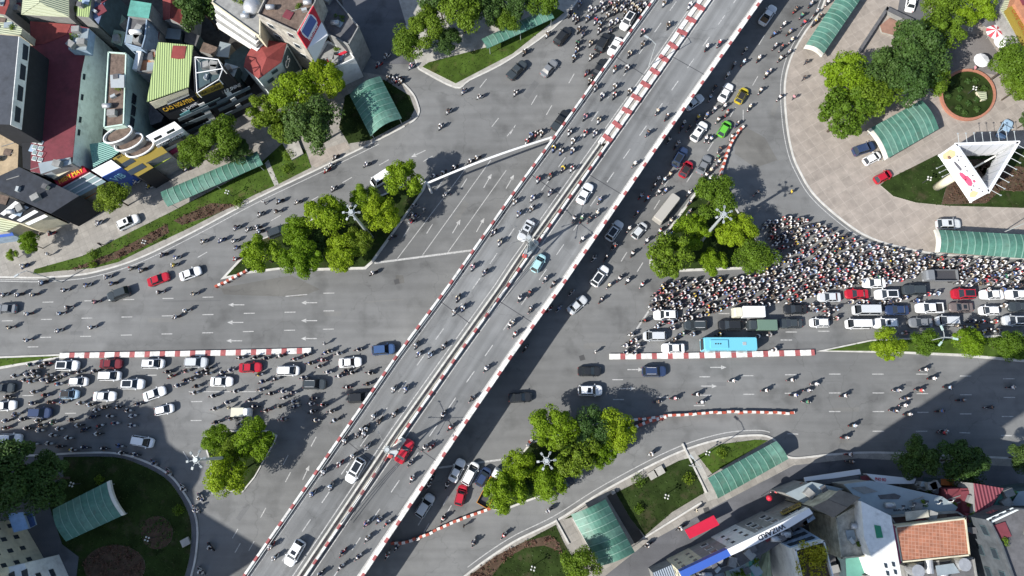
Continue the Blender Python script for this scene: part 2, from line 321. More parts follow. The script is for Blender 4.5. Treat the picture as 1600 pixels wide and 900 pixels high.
# northern median: two white kerbs, grey fill and red cross blocks
nLI=[p for p,q in zip(wLI,LI) if q[1]<=225]; nRI=[p for p,q in zip(wRI,RI) if q[1]<=225]
mb=MB(); ribbon(mb,nLI,nRI,D-.9,D+.3,concrete,concrete); mb.build('median_slab',fly)
mb=MB(); strip(mb,nLI,.75,D,D+.55,rail_w); strip(mb,nRI,.5,D,D+.55,rail_w); mb.build('median_kerb',fly)
a=resample(nLI,3.05); b=resample(nRI,3.05)
for p in a[1:]:
    q=min(resample(nRI,.3),key=lambda t:(t[0]-p[0])**2+(t[1]-p[1])**2)
    ang=math.atan2(q[1]-p[1],q[0]-p[0]); l=math.hypot(q[0]-p[0],q[1]-p[1])
    mb=MB(); mb.box(((p[0]+q[0])/2,(p[1]+q[1])/2,D+.31),(l+.62,.8,.6),rail_r,rz=ang); mb.build('median_block',fly)
# metal hand rail strip inside left outer barrier + paint lines
mb=MB(); strip(mb,wLO,.07,D+.5,D+.57,grey_metal,side=.42); mb.build('guard_rail',fly)
mb=MB()
for l,s in ((wLO,.75),(wLI,-.8),(wRI,.65),(wRO,-.7)): strip(mb,l,.16,D,D+.005,marking,side=s)
mid=lambda a,b:[((p[0]+q[0])/2,(p[1]+q[1])/2) for p,q in zip(a,b)]
def dashes(mb,line,step,ln,w,z,phase=0,m=marking):
    pts=resample(line,.1); i=int(phase/.1)
    while i+int(ln/.1)<len(pts):
        a=pts[i]; b=pts[i+int(ln/.1)]; ang=math.atan2(b[1]-a[1],b[0]-a[0]); c=((a[0]+b[0])/2,(a[1]+b[1])/2); l=math.hypot(b[0]-a[0],b[1]-a[1]); u=(math.cos(ang)*l/2,math.sin(ang)*l/2); v=(-math.sin(ang)*w/2,math.cos(ang)*w/2)
        mb.add([(c[0]-u[0]-v[0],c[1]-u[1]-v[1],z),(c[0]+u[0]-v[0],c[1]+u[1]-v[1],z),(c[0]+u[0]+v[0],c[1]+u[1]+v[1],z),(c[0]-u[0]+v[0],c[1]-u[1]+v[1],z)],[(0,1,2,3)],m); i+=int(step/.1)
dashes(mb,mid(wLO,wLI),5.3,2.2,.15,D+.005,2.2); dashes(mb,mid(wRI,wRO),5.3,2.2,.15,D+.005,.4)
mb.build('lane_marking',fly)
for a,b,sg in ((wLO,wLI,1),(wRI,wRO,1)):
    A=resample(a,3.1)
    for i in range(3,len(A)-3,4):
        p,q=A[i],A[i+1]; an=math.atan2(q[1]-p[1],q[0]-p[0]); mb=MB(); mb.box((p[0]-math.sin(an)*.52,p[1]+math.cos(an)*.52,D+.004),(.45,.28,.012),dark_metal,rz=an); mb.build('drain_grate',fly)
# expansion joints
for k,(a,b) in enumerate(((wLO,wLI),(wRI,wRO))):
    A=resample(a,1); B_=resample(b,1)
    for i in range(9,min(len(A),len(B_))-2,27):
        p,q=A[i],min(B_,key=lambda t:(t[0]-A[i][0])**2+(t[1]-A[i][1])**2); ang=math.atan2(q[1]-p[1],q[0]-p[0]); l=math.hypot(q[0]-p[0],q[1]-p[1])
        mb=MB(); mb.box(((p[0]+q[0])/2,(p[1]+q[1])/2,D+.001),(l-.9,.12,.01),dark_metal,rz=ang); mb.build('expansion_joint',fly)
for a,b in ((wLO,wLI),(wRI,wRO)):
    A=resample(mid(a,b),1)
    for i in range(14,len(A)-3,27):
        t=A[min(i+1,len(A)-1)]; ang=math.atan2(t[1]-A[i][1],t[0]-A[i][0])
        mb=MB(); mb.cyl(A[i],.8,0,D-2.1,concrete,14); mb.box((A[i][0],A[i][1],D-1.65),(1.5,6,.9),concrete,rz=ang); mb.build('pier',fly)
# ---------------------------------------------------------------- markings on the ground
T={'A':(800,0),'B':(1200,0),'C':(400,0),'D':(0,225),'E':(400,225),'F':(800,225),'G':(1200,225),'H':(0,450),'I':(400,450),'J':(800,450),'K':(1200,450),'L':(0,675),'M':(400,675),'N':(800,675),'O':(1200,675)}
def tp(t,x,y): return (T[t][0]+x/4,T[t][1]+y/4)
mk=MB()
def dash(px,py,l=17,a=0,w=.15,z=.0045,mb=None):
    c=P(px,py); an=wang(px,py,a); e=P(px+l/2*math.cos(R(a)),py-l/2*math.sin(R(a))); h=(Vector((e.x,e.y,0))-Vector((c.x,c.y,0))).length
    u=Vector((math.cos(an)*h,math.sin(an)*h,0)); v=Vector((-math.sin(an)*w/2,math.cos(an)*w/2,0)); c=Vector((c.x,c.y,z))
    mk.add([c-u-v,c+u-v,c+u+v,c-u+v],[(0,1,2,3)],marking)
def line(p,q,w=.15,z=.0045):
    a=P(*p);b=P(*q); d=(b-a); d.z=0; n=Vector((-d.y,d.x,0)).normalized()*w/2; a=Vector((a.x,a.y,z)); b=Vector((b.x,b.y,z))
    mk.add([a-n,b-n,b+n,a+n],[(0,1,2,3)],marking)
def arrow(px,py,a,l=22):
    dash(px,py,l,a,.16); c,s=math.cos(R(a)),math.sin(R(a)); tx,ty=px+c*l*.5,py-s*l*.5
    A=P(tx+c*3,ty-s*3);B1=P(tx-c*5+s*3.2,ty+s*5+c*3.2);B2=P(tx-c*5-s*3.2,ty+s*5-c*3.2); mk.add([(p.x,p.y,.0055) for p in (A,B1,B2)],[(0,2,1)],marking)
for t,l,a in (('H',[(300,88),(560,80),(805,72),(1050,65),(1300,57),(45,205),(290,196),(543,188),(793,181),(1045,174),(1300,166),(1558,158),(285,308),(535,302),(790,294),(1043,287),(1298,280),(1552,272),(205,368),(945,545),(1230,710),(440,783),(175,672),(1225,828)],1),
   ('I',[(455,32),(213,151),(455,143),(210,264),(452,257)],1),
   ('K',[(143,542),(417,538),(687,538),(962,538),(1235,550),(1505,567),(140,658),(417,656),(690,656),(965,660),(1237,667),(1508,684),(417,772),(690,772),(968,777),(1235,787),(1497,803),(690,895),(960,895),(145,275),(348,270),(115,325)],0),
   ('J',[(1205,555),(1475,548),(1480,664),(1210,670),(1170,735),(660,573),(665,697),(940,682),(1325,160)],0),('O',[(155,12),(1230,5),(1490,22)],-2),
   ('E',[(800,115),(570,225),(360,345),(125,462),(1075,92)],30),('E',[(1300,245),(940,550),(1145,260),(1085,530)],58),
   ('C',[(1495,765),(1590,825),(1420,520)],52),('A',[(138,625),(232,688),(372,490),(278,430),(5,810),(1520,505),(1380,700),(1560,250)],60),('A',[(1445,720)],90),
   ('F',[(905,380),(700,705),(800,770),(1045,435),(1110,210),(1240,15),(960,250)],58),('M',[(360,60),(185,175),(200,282),(45,505)],62),('M',[(1185,430),(1205,487),(1065,600),(1030,555)],60),
   ('L',[(1310,360),(1162,150)],-58),('L',[(1470,635),(1485,725),(1572,712)],60),('D',[(1265,692)],30)):
    for x,y in l: dash(*tp(t,x,y),17 if t!='K' else 18,a)
for t,l,a in (('H',[(1483,105),(1477,215),(1470,330)],180),('I',[(338,92),(338,204),(336,316)],180),('J',[(765,510),(1283,496),(1225,613),(715,628)],0),('E',[(1250,520),(1445,235),(1400,510),(1585,240)],60),('M',[(310,260)],65),('E',[(1020,58)],205)):
    for x,y in l: arrow(*tp(t,x,y),a)
for a,b,w_ in (((767,250),(660,399),.13),((791,266),(700,394),.13),((740,247),(621,404),.13),((585,411),(737,391),.35),((1031,460),(995,514),.3),((685,731),(800,716),.3),((295,612),(400,612),.13),((446,463),(480,460),.15),((0,437),(60,437),.12),((1376,712),(1234,715),.2),((1268,700),(1268,700.1),.1)): line(a,b,w_)
for t,x,y in (('J',438,436),('I',930,860),('E',880,860),('N',1215,490)): 
    c=P(*tp(t,x,y)); mk.box((c.x,c.y,.003),(.9,.9,.006 if t!='N' else .3),mat('manhole_iron',(.06,.06,.06),.6),rz=.3)
structure(mk,'road_marking')
# wheel-worn patches of newer and older asphalt
asphalt('asphalt_patch_a',(.128,.13,.13)); asphalt('asphalt_patch_b',(.158,.158,.152))
mb=MB(); 
for px in ([(618,430),(630,430),(632,442),(619,444)],[(455,430),(500,452),(470,464),(400,462),(350,460),(345,450)],[(1150,190),(1195,215),(1215,250),(1180,262),(1148,240)]): mb.prism(pw(px),.001,.0025,asphalt('asphalt_patch%d'%len(mb.v),(.13,.128,.12)))
for k,(x,y,w_,h_,a_) in enumerate(((520,490,26,7,2),(690,600,10,16,60),(930,540,34,9,3),(1120,600,30,6,0),(1320,640,44,7,1),(1420,600,9,9,0),(250,500,38,7,1),(120,520,20,6,0),(720,330,10,34,-32),(830,140,9,30,-35),(440,250,30,7,28),(900,690,26,8,15),(1020,720,40,6,14),(380,800,8,30,-35),(1210,170,8,22,-20),(1180,330,24,9,40),(600,470,60,2.2,4),(1000,590,70,2,1),(1350,690,80,2,1),(300,470,90,2,1))):
    c,s=math.cos(R(a_)),math.sin(R(a_)); mb.prism(pw([(x+dx*w_*c+dy*h_*s,y-dx*w_*s+dy*h_*c) for dx,dy in ((-.5,-.5),(.5,-.5),(.5,.5),(-.5,.5))]),.0008,.0022+k*1e-5,MATS['asphalt_patch_a'] if k%2 else MATS['asphalt_patch_b'])
structure(mb,'asphalt_patch')
# ---------------------------------------------------------------- striped median kerbs and plastic barriers
def stripekerb(a,b,name,label,wd,h,per,frac,cols,n=None,endround=False,cat='barrier',z=0,sag=0):
    pts=pw(smoothline(a,8)) if b is None else pw([a,b]); w_=resample(pts,.05); mb=MB(); i=0
    while i<len(w_)-2:
        for k,(m,f) in enumerate(((cols[0],1-frac),(cols[1],frac))):
            j=min(i+max(2,int(per*f/.05)),len(w_)-1)
            if j<=i: continue
            p,q=w_[i],w_[j]; l=math.hypot(q[0]-p[0],q[1]-p[1]); J=1 if name=='plastic_barrier' else 0; mb.box(((p[0]+q[0])/2+J*random.gauss(0,.05),(p[1]+q[1])/2+J*random.gauss(0,.06),z+h/2),(l-J*.04,wd*(1 if k==0 else 1.02),h+(.004 if k else 0)),m,rz=math.atan2(q[1]-p[1],q[0]-p[0])+J*random.gauss(0,.05)); i=j
    return tag(mb.build(name),label,cat)
plastic_r=mat('plastic_red',(.36,.075,.045),.5,.1,2); plastic_w=mat('plastic_white',(.60,.56,.52),.5,.08,2)
stripekerb([(95,556),(250,553.5),(400,550.5),(487,548)],None,'median_barrier','low white median kerb wall with dark red bands ending left of the flyover',.95,.35,2.75,.36,(rail_w,rail_r))
stripekerb([(952,557.5),(1100,555.5),(1272,551)],None,'median_barrier','low white median kerb wall with red bands beside the blue bus',.95,.35,2.75,.32,(rail_w,rail_r))
stripekerb([(338,449),(362,438),(388,423)],None,'plastic_barrier','short red and white plastic barrier row by the left tree island',.42,.8,1.15,.5,(plastic_r,plastic_w))
stripekerb([(1160,199),(1146,216),(1135,240),(1123,283)],None,'plastic_barrier','red and white plastic barrier row north of the right tree island',.42,.8,1.1,.5,(plastic_w,plastic_r))
stripekerb([(984,657),(1050,650),(1130,644.5),(1240,645)],None,'plastic_barrier','long red and white plastic barrier row between the lower eastbound lanes',.4,.8,1.45,.5,(plastic_r,plastic_w))
stripekerb([(986,671),(1010,660),(1040,652)],None,'plastic_barrier','short red plastic barrier stub joining the long striped row',.5,.8,1.3,.4,(plastic_r,plastic_w))
stripekerb([(612,849),(650,842),(707,816),(767,794)],None,'plastic_barrier','curved red and white plastic barrier row beside the flyover foot',.42,.8,1.25,.5,(plastic_r,plastic_w))
stripekerb([(822,697),(832,686)],None,'plastic_barrier','tiny red and white barrier piece at the corner of the lower tree island',.5,.8,1.1,.4,(plastic_w,plastic_r))
# gantry with white tube over the left carriageway
g=empty('height_gantry',label='long white tubular height gantry spanning from tree island to flyover',cat='gantry')
ga=P(668,286,5);gb=P(861,215,5); mb=MB(); pts=[ga.lerp(gb,t/10)+Vector((0,0,.9*math.sin(math.pi*t/10))) for t in range(11)]
mb.tube(pts,.2,white,8); mb.build('beam',g); mb=MB(); mb.cyl((ga.x,ga.y),.2,0,5.1,white); mb.build('post',g); mb=MB(); mb.cyl((gb.x,gb.y),.2,0,5.1,white); mb.build('post',g)
# ---------------------------------------------------------------- green bike sheds
gr=[mat('green_sheet',(.075,.18,.138),.5,.3,.9),mat('green_sheet_faded',(.10,.205,.16),.55,.3,.9),mat('green_sheet_dark',(.058,.15,.112),.5,.3,.9)]
for g_ in gr: speckle(g_,(.10,.105,.08),.5,.56,.72,.5)
seam=mat('sheet_seam',(.17,.29,.235),.5)
def shed(px,label,eave=2.6,rise=.6,gable=None,seams=None,arch=True,mt=None):
    p=[P(x,y,eave) for x,y in px]; r=empty('bike_shed',label=label,cat='shed')
    L=((p[1]-p[2]).length+(p[0]-p[3]).length)/2; n=max(3,round(L/1.15)) if seams is None else seams; m=10
    S=lambda s,t,dz=0: (p[0].lerp(p[3],s)).lerp(p[1].lerp(p[2],s),t)+Vector((0,0,dz+(rise*math.sin(math.pi*t) if arch else rise*t)))
    mb=MB(); rings=[[S(i/n,j/m) for j in range(m+1)]+[S(i/n,j/m,-.08) for j in range(m,-1,-1)] for i in range(n+1)]; 
    for i in range(n): mb.loft([rings[i],rings[i+1]],random.choice(gr+[gr[0]]*2),caps=(n==1))
    mb.build('roof',r,False)
    mb=MB()
    for i in range(1,n):
        for s0,wd in ((i/n,.07/L),): mb.loft([[S(s0-wd,j/m,.002) for j in range(m+1)]+[S(s0-wd,j/m,.07) for j in range(m,-1,-1)],[S(s0+wd,j/m,.002) for j in range(m+1)]+[S(s0+wd,j/m,.07) for j in range(m,-1,-1)]],seam)
    mb.build('roof_seams',r)
    for s in (0.04,.5,.96):
        for t in (.06,.94):
            q=S(s,t); mb=MB(); mb.cyl((q.x,q.y),.06,.1,q.z-.1,grey_metal,6); mb.build('post',r)
    if gable is not None:
        s0=gable; mb=MB(); ss=(s0-.004*(1 if s0==0 else -1)); e=(.55/L)*(-1 if s0==0 else 1)
        mb.loft([[S(s0,j/m,.05) for j in range(m+1)]+[S(s0,j/m,-.5) for j in range(m,-1,-1)],[S(s0+e,j/m,.05) for j in range(m+1)]+[S(s0+e,j/m,-.5) for j in range(m,-1,-1)]],cream); mb.build('gable_fascia',r)
shed([(1259,70),(1287,84),(1372,-42),(1343,-58)],'long arched green sheet shed along the kerb at the top right',gable=0)
shed([(1361,200),(1388,247),(1467,201),(1440,156)],'arched green sheet shed between the big trees and the parked cars',gable=0)
shed([(1466,359),(1468,394),(1660,408),(1660,370)],'green sheet shed at the right edge beside the silver car',gable=0)
shed([(1106,747),(1122,779),(1232,717),(1213,689)],'narrow green sheet shed beside the lower right road corner')
shed([(892,804),(946,780),(992,863),(937,885)],'wide green sheet shed beside the lawn at the bottom',rise=1.1)
shed([(82,796),(103,846),(190,806),(167,753)],'shaded arched green shed on the dark lawn at the bottom left',gable=1,rise=.8)
shed([(251,300),(262,323),(411,257),(402,236)],'long narrow green shed below the shop row at the left',rise=.5)
shed([(546,148),(594,119),(628,185),(579,213)],'green arched shed at the side street corner, top left',rise=1.2)
shed([(752,61),(761,76),(866,28),(856,12)],'green shed half hidden under the trees at the top',rise=.4)
# ---------------------------------------------------------------- lamps
def mast(bx,by,z0,h,label,r=.34,arms=6,cables=None,sail=None,rot=0):
    b=P(bx,by,z0); m=empty('flood_mast',(b.x,b.y,0),label=label,cat='lamp mast'); h=h
    mb=MB(); mb.cyl((0,0),r,0,h,grey_metal,10,r*.55); mb.build('pole',m)
    mb=MB()
    for k in range(16):
        a0,a1=2*math.pi*k/16,2*math.pi*(k+1)/16; mb.tube([(.5*math.cos(a0),.5*math.sin(a0),h),(.5*math.cos(a1),.5*math.sin(a1),h)],.06,grey_metal,5)
    mb.cyl((0,0),.35,h-.3,h+.35,grey_metal,8); mb.build('head_ring',m)
    for k in range(arms):
        a=2*math.pi*k/arms+rot; c,s=math.cos(a),math.sin(a); mb=MB(); ra=.95 if not sail else 2.6; mb.tube([(.3*c,.3*s,h),(ra*c,ra*s,h+.1)],.06 if not sail else .045,grey_metal if not sail else mat('arm_steel',(.12,.125,.13),.5),5); mb.box(((ra+.3)*c,(ra+.3)*s,h+.1),(.44,.32,.18) if not sail else (.4,.15,.1),mat('lamp_white',(.26,.285,.29),.5) if not sail else MATS['arm_steel'],rz=a,ry=.35); mb.build('floodlight',m)
    if sail:
        a=sail[0]; c,s=math.cos(a),math.sin(a); mb=MB(); mb.add([(0,.0,h-1),(c*sail[1],s*sail[1],7),(c*sail[2],s*sail[2],7),(.03,.03,h-1)],[(0,1,2),(0,2,1)],grey_metal)
        mb=MB(); n=(-s*.04,c*.04); mb.loft([[(n[0],n[1],h-1),(c*sail[1]+n[0],s*sail[1]+n[1],7.2),(c*sail[2]+n[0],s*sail[2]+n[1],7.2)],[(-n[0],-n[1],h-1),(c*sail[1]-n[0],s*sail[1]-n[1],7.2),(c*sail[2]-n[0],s*sail[2]-n[1],7.2)]],grey_metal); mb.build('shadow_panel',m)  # thin panel added to cast the wedge shadow on the deck
        mb=MB()
        for k,o in enumerate((-.5,0,.5)):
            e=Vector((c*-14-s*o,s*-14+c*o,7.4)); st=Vector((0,0,h-2-k*.1)); mb.tube([st.lerp(e,t/6)-Vector((0,0,.8*math.sin(math.pi*t/6))) for t in range(7)],.05,dark_metal,4)
        mb.build('cable',m)
    if arms and sail:
        mb=MB(); mb.box((.3*c,.3*s,7.5),(3.4,1.0,.5),cream,rz=a); mb.box((1.2*c,1.2*s,8.0),(.7,.8,.6),concrete,rz=a); mb.box((-1.4*c,-1.4*s,7.9),(.5,.7,.5),red,rz=a+.3); mb.box((-.6*c,-.6*s,7.8),(1.0,1.3,.2),grey_metal,rz=a); mb.build('service_platform',m)
    return m
mast(581,371,0,14.1,'tall floodlight mast rising from the left tree island')
mast(1096,376,0,14.7,'tall floodlight mast rising from the right tree island',rot=.4)
mast(381,713,0,16.7,'floodlight mast leaning over the road from the small lower left island',rot=.2)
mast(852,716,0,12,'floodlight mast seen end on in the lower middle tree island',rot=.1)
MA=wang(700,560,55,D)
mast(621,701,D,14,'floodlight mast on the flyover median beside the red car',sail=(MA,1.5,-.2))
mast(827,393,D,14.5,'floodlight mast on the flyover median beside the silver car',sail=(MA,1.8,-1.0),rot=.3)
def street(bx,by,z0,h,dx,dy,label,arms=1,r=.1):
    b=P(bx,by,z0); e=P(bx+dx,by+dy,z0); d=Vector((e.x-b.x,e.y-b.y,0)); m=empty('street_lamp',(b.x,b.y,z0),label=label,cat='street lamp')
    mb=MB(); mb.tube([(0,0,0),(0,0,h)],[r,r*.6],grey_metal,7); mb.build('pole',m); L=d.length
    for k in range(arms):
        M=Matrix.Rotation(2*math.pi*k/arms,3,'Z'); q=M@d
        mb=MB(); mb.tube([(0,0,h-.1),q*.5+Vector((0,0,h+.3)),q+Vector((0,0,h+.35))],.05,grey_metal,5); mb.build('arm',m)
        mb=MB(); mb.box(q*1.0+Vector((0,0,h+.3)),(.8,.3,.14),mat('lamp_green',(.38,.5,.45),.5) if arms>1 else grey_metal,rz=math.atan2(q.y,q.x)); mb.build('lamp_head',m)
street(97,441,0,9,-12,8,'thin street lamp on the kerb at the far left verge')
street(1077,727,.1,9,-16,-16,'street lamp by the path between the two bottom lawns')
street(1433,537,.2,8,14,3,'three-armed street lamp in the right median trees',3)
street(1014,103,D+.5,7,-14,-9,'slim street lamp on the upper flyover median')
street(1561,366,.1,6,30,-10,'pale street lamp leaning in from the right edge by the green shed')
street(1105,120,0,.1,1,1,'stub of a lamp beside the flyover',1) if False else None
def globes(px,py,label,n=4,z=.2):
    b=P(px,py,2.4); m=empty('garden_lamp',(b.x,b.y,z),label=label,cat='garden lamp'); gm=mat('globe_white',(.5,.5,.47),.4)
    mb=MB(); mb.cyl((0,0),.06,0,2.2,dark_metal,6); mb.build('pole',m)
    for k in range(n):
        a=k*2*math.pi/n+.5; mb=MB(); mb.dome((.34*math.cos(a),.34*math.sin(a),2.25),.16,gm,8,5,1,True); mb.build('globe',m,True)
for x,y,l in ((112,757,'white four-globe garden lamp left of the shaded shed'),(230,842,'white four-globe garden lamp on the dark round bed'),(1042,776,'white four-globe garden lamp in the bottom lawn'),(833,888,'white four-globe garden lamp in the red-leaved bed at the bottom'),(1452,279,'white four-globe garden lamp left of the billboard'),(1523,138,'white four-globe garden lamp inside the round planter'),(1516,46,'white four-globe garden lamp among the top right trees'),(355,300,'white globe garden lamp on the left verge'),(225,378,'white globe garden lamp in the red bed of the left verge'),(1106,708,'white globe lamp on the small lawn beside the lower shed')): globes(x,y,l)
# ---------------------------------------------------------------- trees
def leafmat(name,col,tr=.25,hue=.2):
    m=mat(name,col,.6,.35,1.3,spec=.25,randhue=hue); n=m.node_tree; b=n.nodes['Principled BSDF']; out=[x for x in n.nodes if x.type=='OUTPUT_MATERIAL'][0]
    t=n.nodes.new('ShaderNodeBsdfTranslucent'); mx=n.nodes.new('ShaderNodeMixShader'); mx.inputs[0].default_value=tr
    src=b.inputs['Base Color'].links[0].from_socket; n.links.new(src,t.inputs[0]); n.links.new(b.outputs[0],mx.inputs[1]); n.links.new(t.outputs[0],mx.inputs[2]); n.links.new(mx.outputs[0],out.inputs[0]); return m
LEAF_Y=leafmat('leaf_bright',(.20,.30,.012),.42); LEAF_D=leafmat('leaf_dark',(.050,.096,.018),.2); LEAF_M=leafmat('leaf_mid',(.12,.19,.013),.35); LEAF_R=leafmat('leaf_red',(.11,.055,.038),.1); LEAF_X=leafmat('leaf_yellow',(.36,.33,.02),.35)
BARK=mat('bark',(.07,.055,.04),.9,.25,4)
def leafcloud(name,clumps,per,size,mt,parent=None,flat=.75):
    N=len(clumps)*per; c=np.array([(x,y,z) for x,y,z,r in clumps]).repeat(per,0); r=np.array([q[3] for q in clumps]).repeat(per)
    d=rng.normal(size=(N,3)); d/=np.linalg.norm(d,axis=1)[:,None]; rad=r*(.55+.5*rng.random(N)**.6)
    d2=d.copy(); p=c+d*rad[:,None]*np.array([1,1,flat])
    nrm=d+rng.normal(size=(N,3))*.55+np.array([0,0,.35]); nrm/=np.linalg.norm(nrm,axis=1)[:,None]
    u=np.cross(nrm,rng.normal(size=(N,3))); u/=np.linalg.norm(u,axis=1)[:,None]; v=np.cross(nrm,u); s=size*(.6+.8*rng.random(N))[:,None]
    q=np.stack([p-u*s,p+v*s*.62-nrm*s*.12,p+u*s,p-v*s*.62-nrm*s*.12],1).reshape(-1,3)
    me=bpy.data.meshes.new(name); me.vertices.add(4*N); me.vertices.foreach_set('co',q.ravel()); me.loops.add(4*N); me.loops.foreach_set('vertex_index',np.arange(4*N)); me.polygons.add(N); me.polygons.foreach_set('loop_start',np.arange(N)*4); me.polygons.foreach_set('loop_total',np.full(N,4)); me.materials.append(mt); me.update(); me.validate()
    o=bpy.data.objects.new(name,me); C.objects.link(o)
    if parent: o.parent=parent
    return o
def mk_tree(mt,seed,R_=3.4,h=6.5,K=34):
    r_=random.Random(seed); t=empty('tree',(0,0,-500)); cl=[]
    for k in range(K):
        a=r_.random()*6.283; ph=math.acos(1-r_.random()*1.15); rr=R_*(.50+.44*r_.random())
        x,y,z=rr*math.sin(ph)*math.cos(a),rr*math.sin(ph)*math.sin(a),rr*.72*math.cos(ph)
        cl.append((x,y,h-R_*.35+z,R_*(.15+.26*r_.random()**1.2)))
    for k in range(4): a=k*1.257+r_.random(); cl.append((R_*.3*math.cos(a),R_*.3*math.sin(a),h-R_*.1,R_*.36))
    cr=leafcloud('crown',cl,300,.145,mt,t)
    mb=MB(); mb.tube([(0,0,0),(.05,.03,h*.35),(-.05,.08,h*.6)],[.17,.13,.10],BARK,8)
    for k in range(7):
        x,y,z,rc=cl[k*3]; mb.tube([(0,.05,h*(.34+.03*k)),(x*.4,y*.4,(h*.45+z)/2),(x*.9,y*.9,z)],[.12,.08,.03],BARK,5)
    tr=mb.build('trunk',t); KIDS[t.name]=[cr,tr]; return t
PROTO={'y':[mk_tree(LEAF_Y,i) for i in (1,2,3)],'m':[mk_tree(LEAF_M,i+10) for i in (1,2,3)],'d':[mk_tree(LEAF_D,i+20) for i in (1,2)]}
used=set()
def tree(px,py,rpx,k,label,group=None,hc=4.6):
    pr=random.choice(PROTO[k]); hc=hc*rpx/30; rpx*=1.13
    b=P(px,py,hc); sc_=((P(px+rpx,py,hc)-b).length)/3.5
    rz=random.random()*6.28; c=copytree(pr,(b.x,b.y,.12),rz,scale=(sc_*(1+random.uniform(-.06,.06)),sc_,sc_*random.uniform(.9,1.1))); t=c[0]; tag(t,label,'tree',group)
def row(lst,k,g,fmt):
    for i,e in enumerate(lst): tree(e[0],e[1],e[2],e[3] if len(e)>4 else k,e[-1],g)
row([(412,401,27,'left end tree of the left island, bright round crown'),(466,364,22,'bright tree behind the gap second from the left end of the left island'),(475,404,29,'large bright tree, second along the lower edge of the left island'),(513,338,29,'bright tree directly left of the left island floodlight mast'),(536,398,26,'bright tree on the lower edge of the left island, third from its left end'),(565,380,20,'m','smaller mid green tree beside the mast foot on the left island'),(571,313,20,'small bright tree above the mast on the left island upper edge'),(601,340,27,'bright tree right of the mast on the left island'),(631,286,27,'bright tree at the upper right tip of the left island beside the white van'),(504,385,18,'d','dark green low tree in the middle of the left island')],'y','trees on the left traffic island','')
row([(1113,308,31,'m','mid green tree at the north tip of the right island'),(1043,406,34,'m','large mid green tree on the west corner of the right island'),(1077,364,25,'bright tree left of the right island mast'),(1147,363,28,'bright tree right of the right island mast'),(1111,413,19,'small round tree on the south edge of the right island'),(1177,406,28,'m','mid green tree on the east corner of the right island beside the crowd')],'y','trees on the right traffic island','')
row([(341,684,21,'small bright tree at the top left of the small lower left island'),(401,684,30,'bright tree on the upper right of the small lower left island'),(360,738,30,'bright tree at the bottom of the small lower left island'),(372,705,20,'m','mid green tree in the middle of the small lower left island')],'y','trees on the lower left traffic island','')
row([(866,668,33,'bright tree at the upper left of the lower middle island'),(924,672,31,'d','dark green tree between two bright ones on the lower middle island'),(962,670,29,'bright tree at the right end of the lower middle island'),(899,706,32,'m','mid green tree in the centre of the lower middle island'),(938,701,24,'bright tree at the lower right of the lower middle island'),(808,730,25,'bright tree left of the lower middle mast'),(856,752,26,'bright tree just below the lower middle mast'),(788,771,29,'bright tree at the lower left end of the lower middle island'),(822,758,18,'d','small dark tree squeezed between bright ones below the lower middle mast')],'y','trees on the lower middle island','')
row([(1387,539,23,'bright yellow green tree, first from the left in the right median'),(1443,537,21,'m','olive tree under the three-armed lamp in the right median'),(1511,533,23,'bright yellow green tree, third from the left in the right median'),(1573,539,24,'m','olive tree, fourth in the right median'),(1612,541,20,'m','olive tree cut by the right edge in the right median')],'y','trees in the right median','')
row([(424,176,28,'m','tree at the left of the clump by the shop row'),(466,152,33,'bright top tree in the clump left of the side street shed'),(512,130,30,'y','bright tree nearest the billboard house'),(448,205,22,'m','tree at the lower left of the shop row clump'),(492,200,38,'d','dark spreading tree at the bottom of the shop row clump'),(312,240,25,'m','tree left of the pair over the long narrow shed'),(350,222,32,'m','tree right of the pair over the long narrow shed'),(376,240,20,'d','low dark tree behind the long narrow shed'),(182,311,24,'m','single slender tree on the pavement above the parked white car'),(322,22,33,'d','dark tree between the roofs at the top left'),(54,383,15,'small bright round tree on the left pavement'),(22,400,8,'tiny shrub tree at the far left pavement')],'y','trees along the shop row','')
row([(640,75,24,'m','tree at the left end of the top centre grove'),(668,52,28,'m','second tree of the top centre grove, above its left end'),(688,12,26,'d','dark tree against the top edge in the grove left part'),(722,28,32,'m','broad tree in the middle of the top centre grove'),(700,70,20,'d','low dark tree at the grove lawn edge'),(765,18,26,'d','dark tree right of the middle of the top centre grove'),(790,40,20,'m','tree beside the half hidden green shed'),(812,8,27,'d','dark tree at the top edge above the half hidden shed'),(852,8,27,'m','right end tree of the top centre grove'),(748,-8,26,'d','tree cut by the top edge over the grove')],'d','trees of the top centre grove','')
row([(1316,182,40,'m','big tree at the lower left of the top right grove'),(1352,160,36,'m','tree in the lower middle of the top right grove'),(1318,128,34,'y','bright tree at the upper left of the top right grove'),(1372,120,36,'d','dark tree in the centre of the top right grove'),(1425,85,42,'d','largest dark tree, centre right of the top right grove'),(1462,60,34,'m','tree at the upper right of the top right grove'),(1410,135,34,'d','dark tree beside the arched shed'),(1450,125,28,'m','tree touching the round planter'),(1465,15,28,'m','tree at the top edge by the parked white van'),(1515,12,30,'y','bright tree at the top edge left of the yellow sign'),(1573,105,32,'m','tree below the white umbrella'),(1588,140,26,'m','tree at the right edge right of the round planter'),(1606,190,18,'d','dark tree cut by the right edge above the billboard')],'d','trees of the top right park','')
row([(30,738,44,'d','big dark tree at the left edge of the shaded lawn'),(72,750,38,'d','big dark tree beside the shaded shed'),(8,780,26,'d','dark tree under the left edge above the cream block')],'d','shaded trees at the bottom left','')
row([(1430,716,30,'d','shaded dark tree left of the pair above the tin roofs'),(1500,721,34,'d','shaded dark tree right of the pair above the tin roofs'),(1598,716,22,'d','shaded tree cut by the right edge above the tin roofs'),(905,882,27,'m','tree at the bottom beside the wide green shed')],'d','trees beside the southeast pavement','')
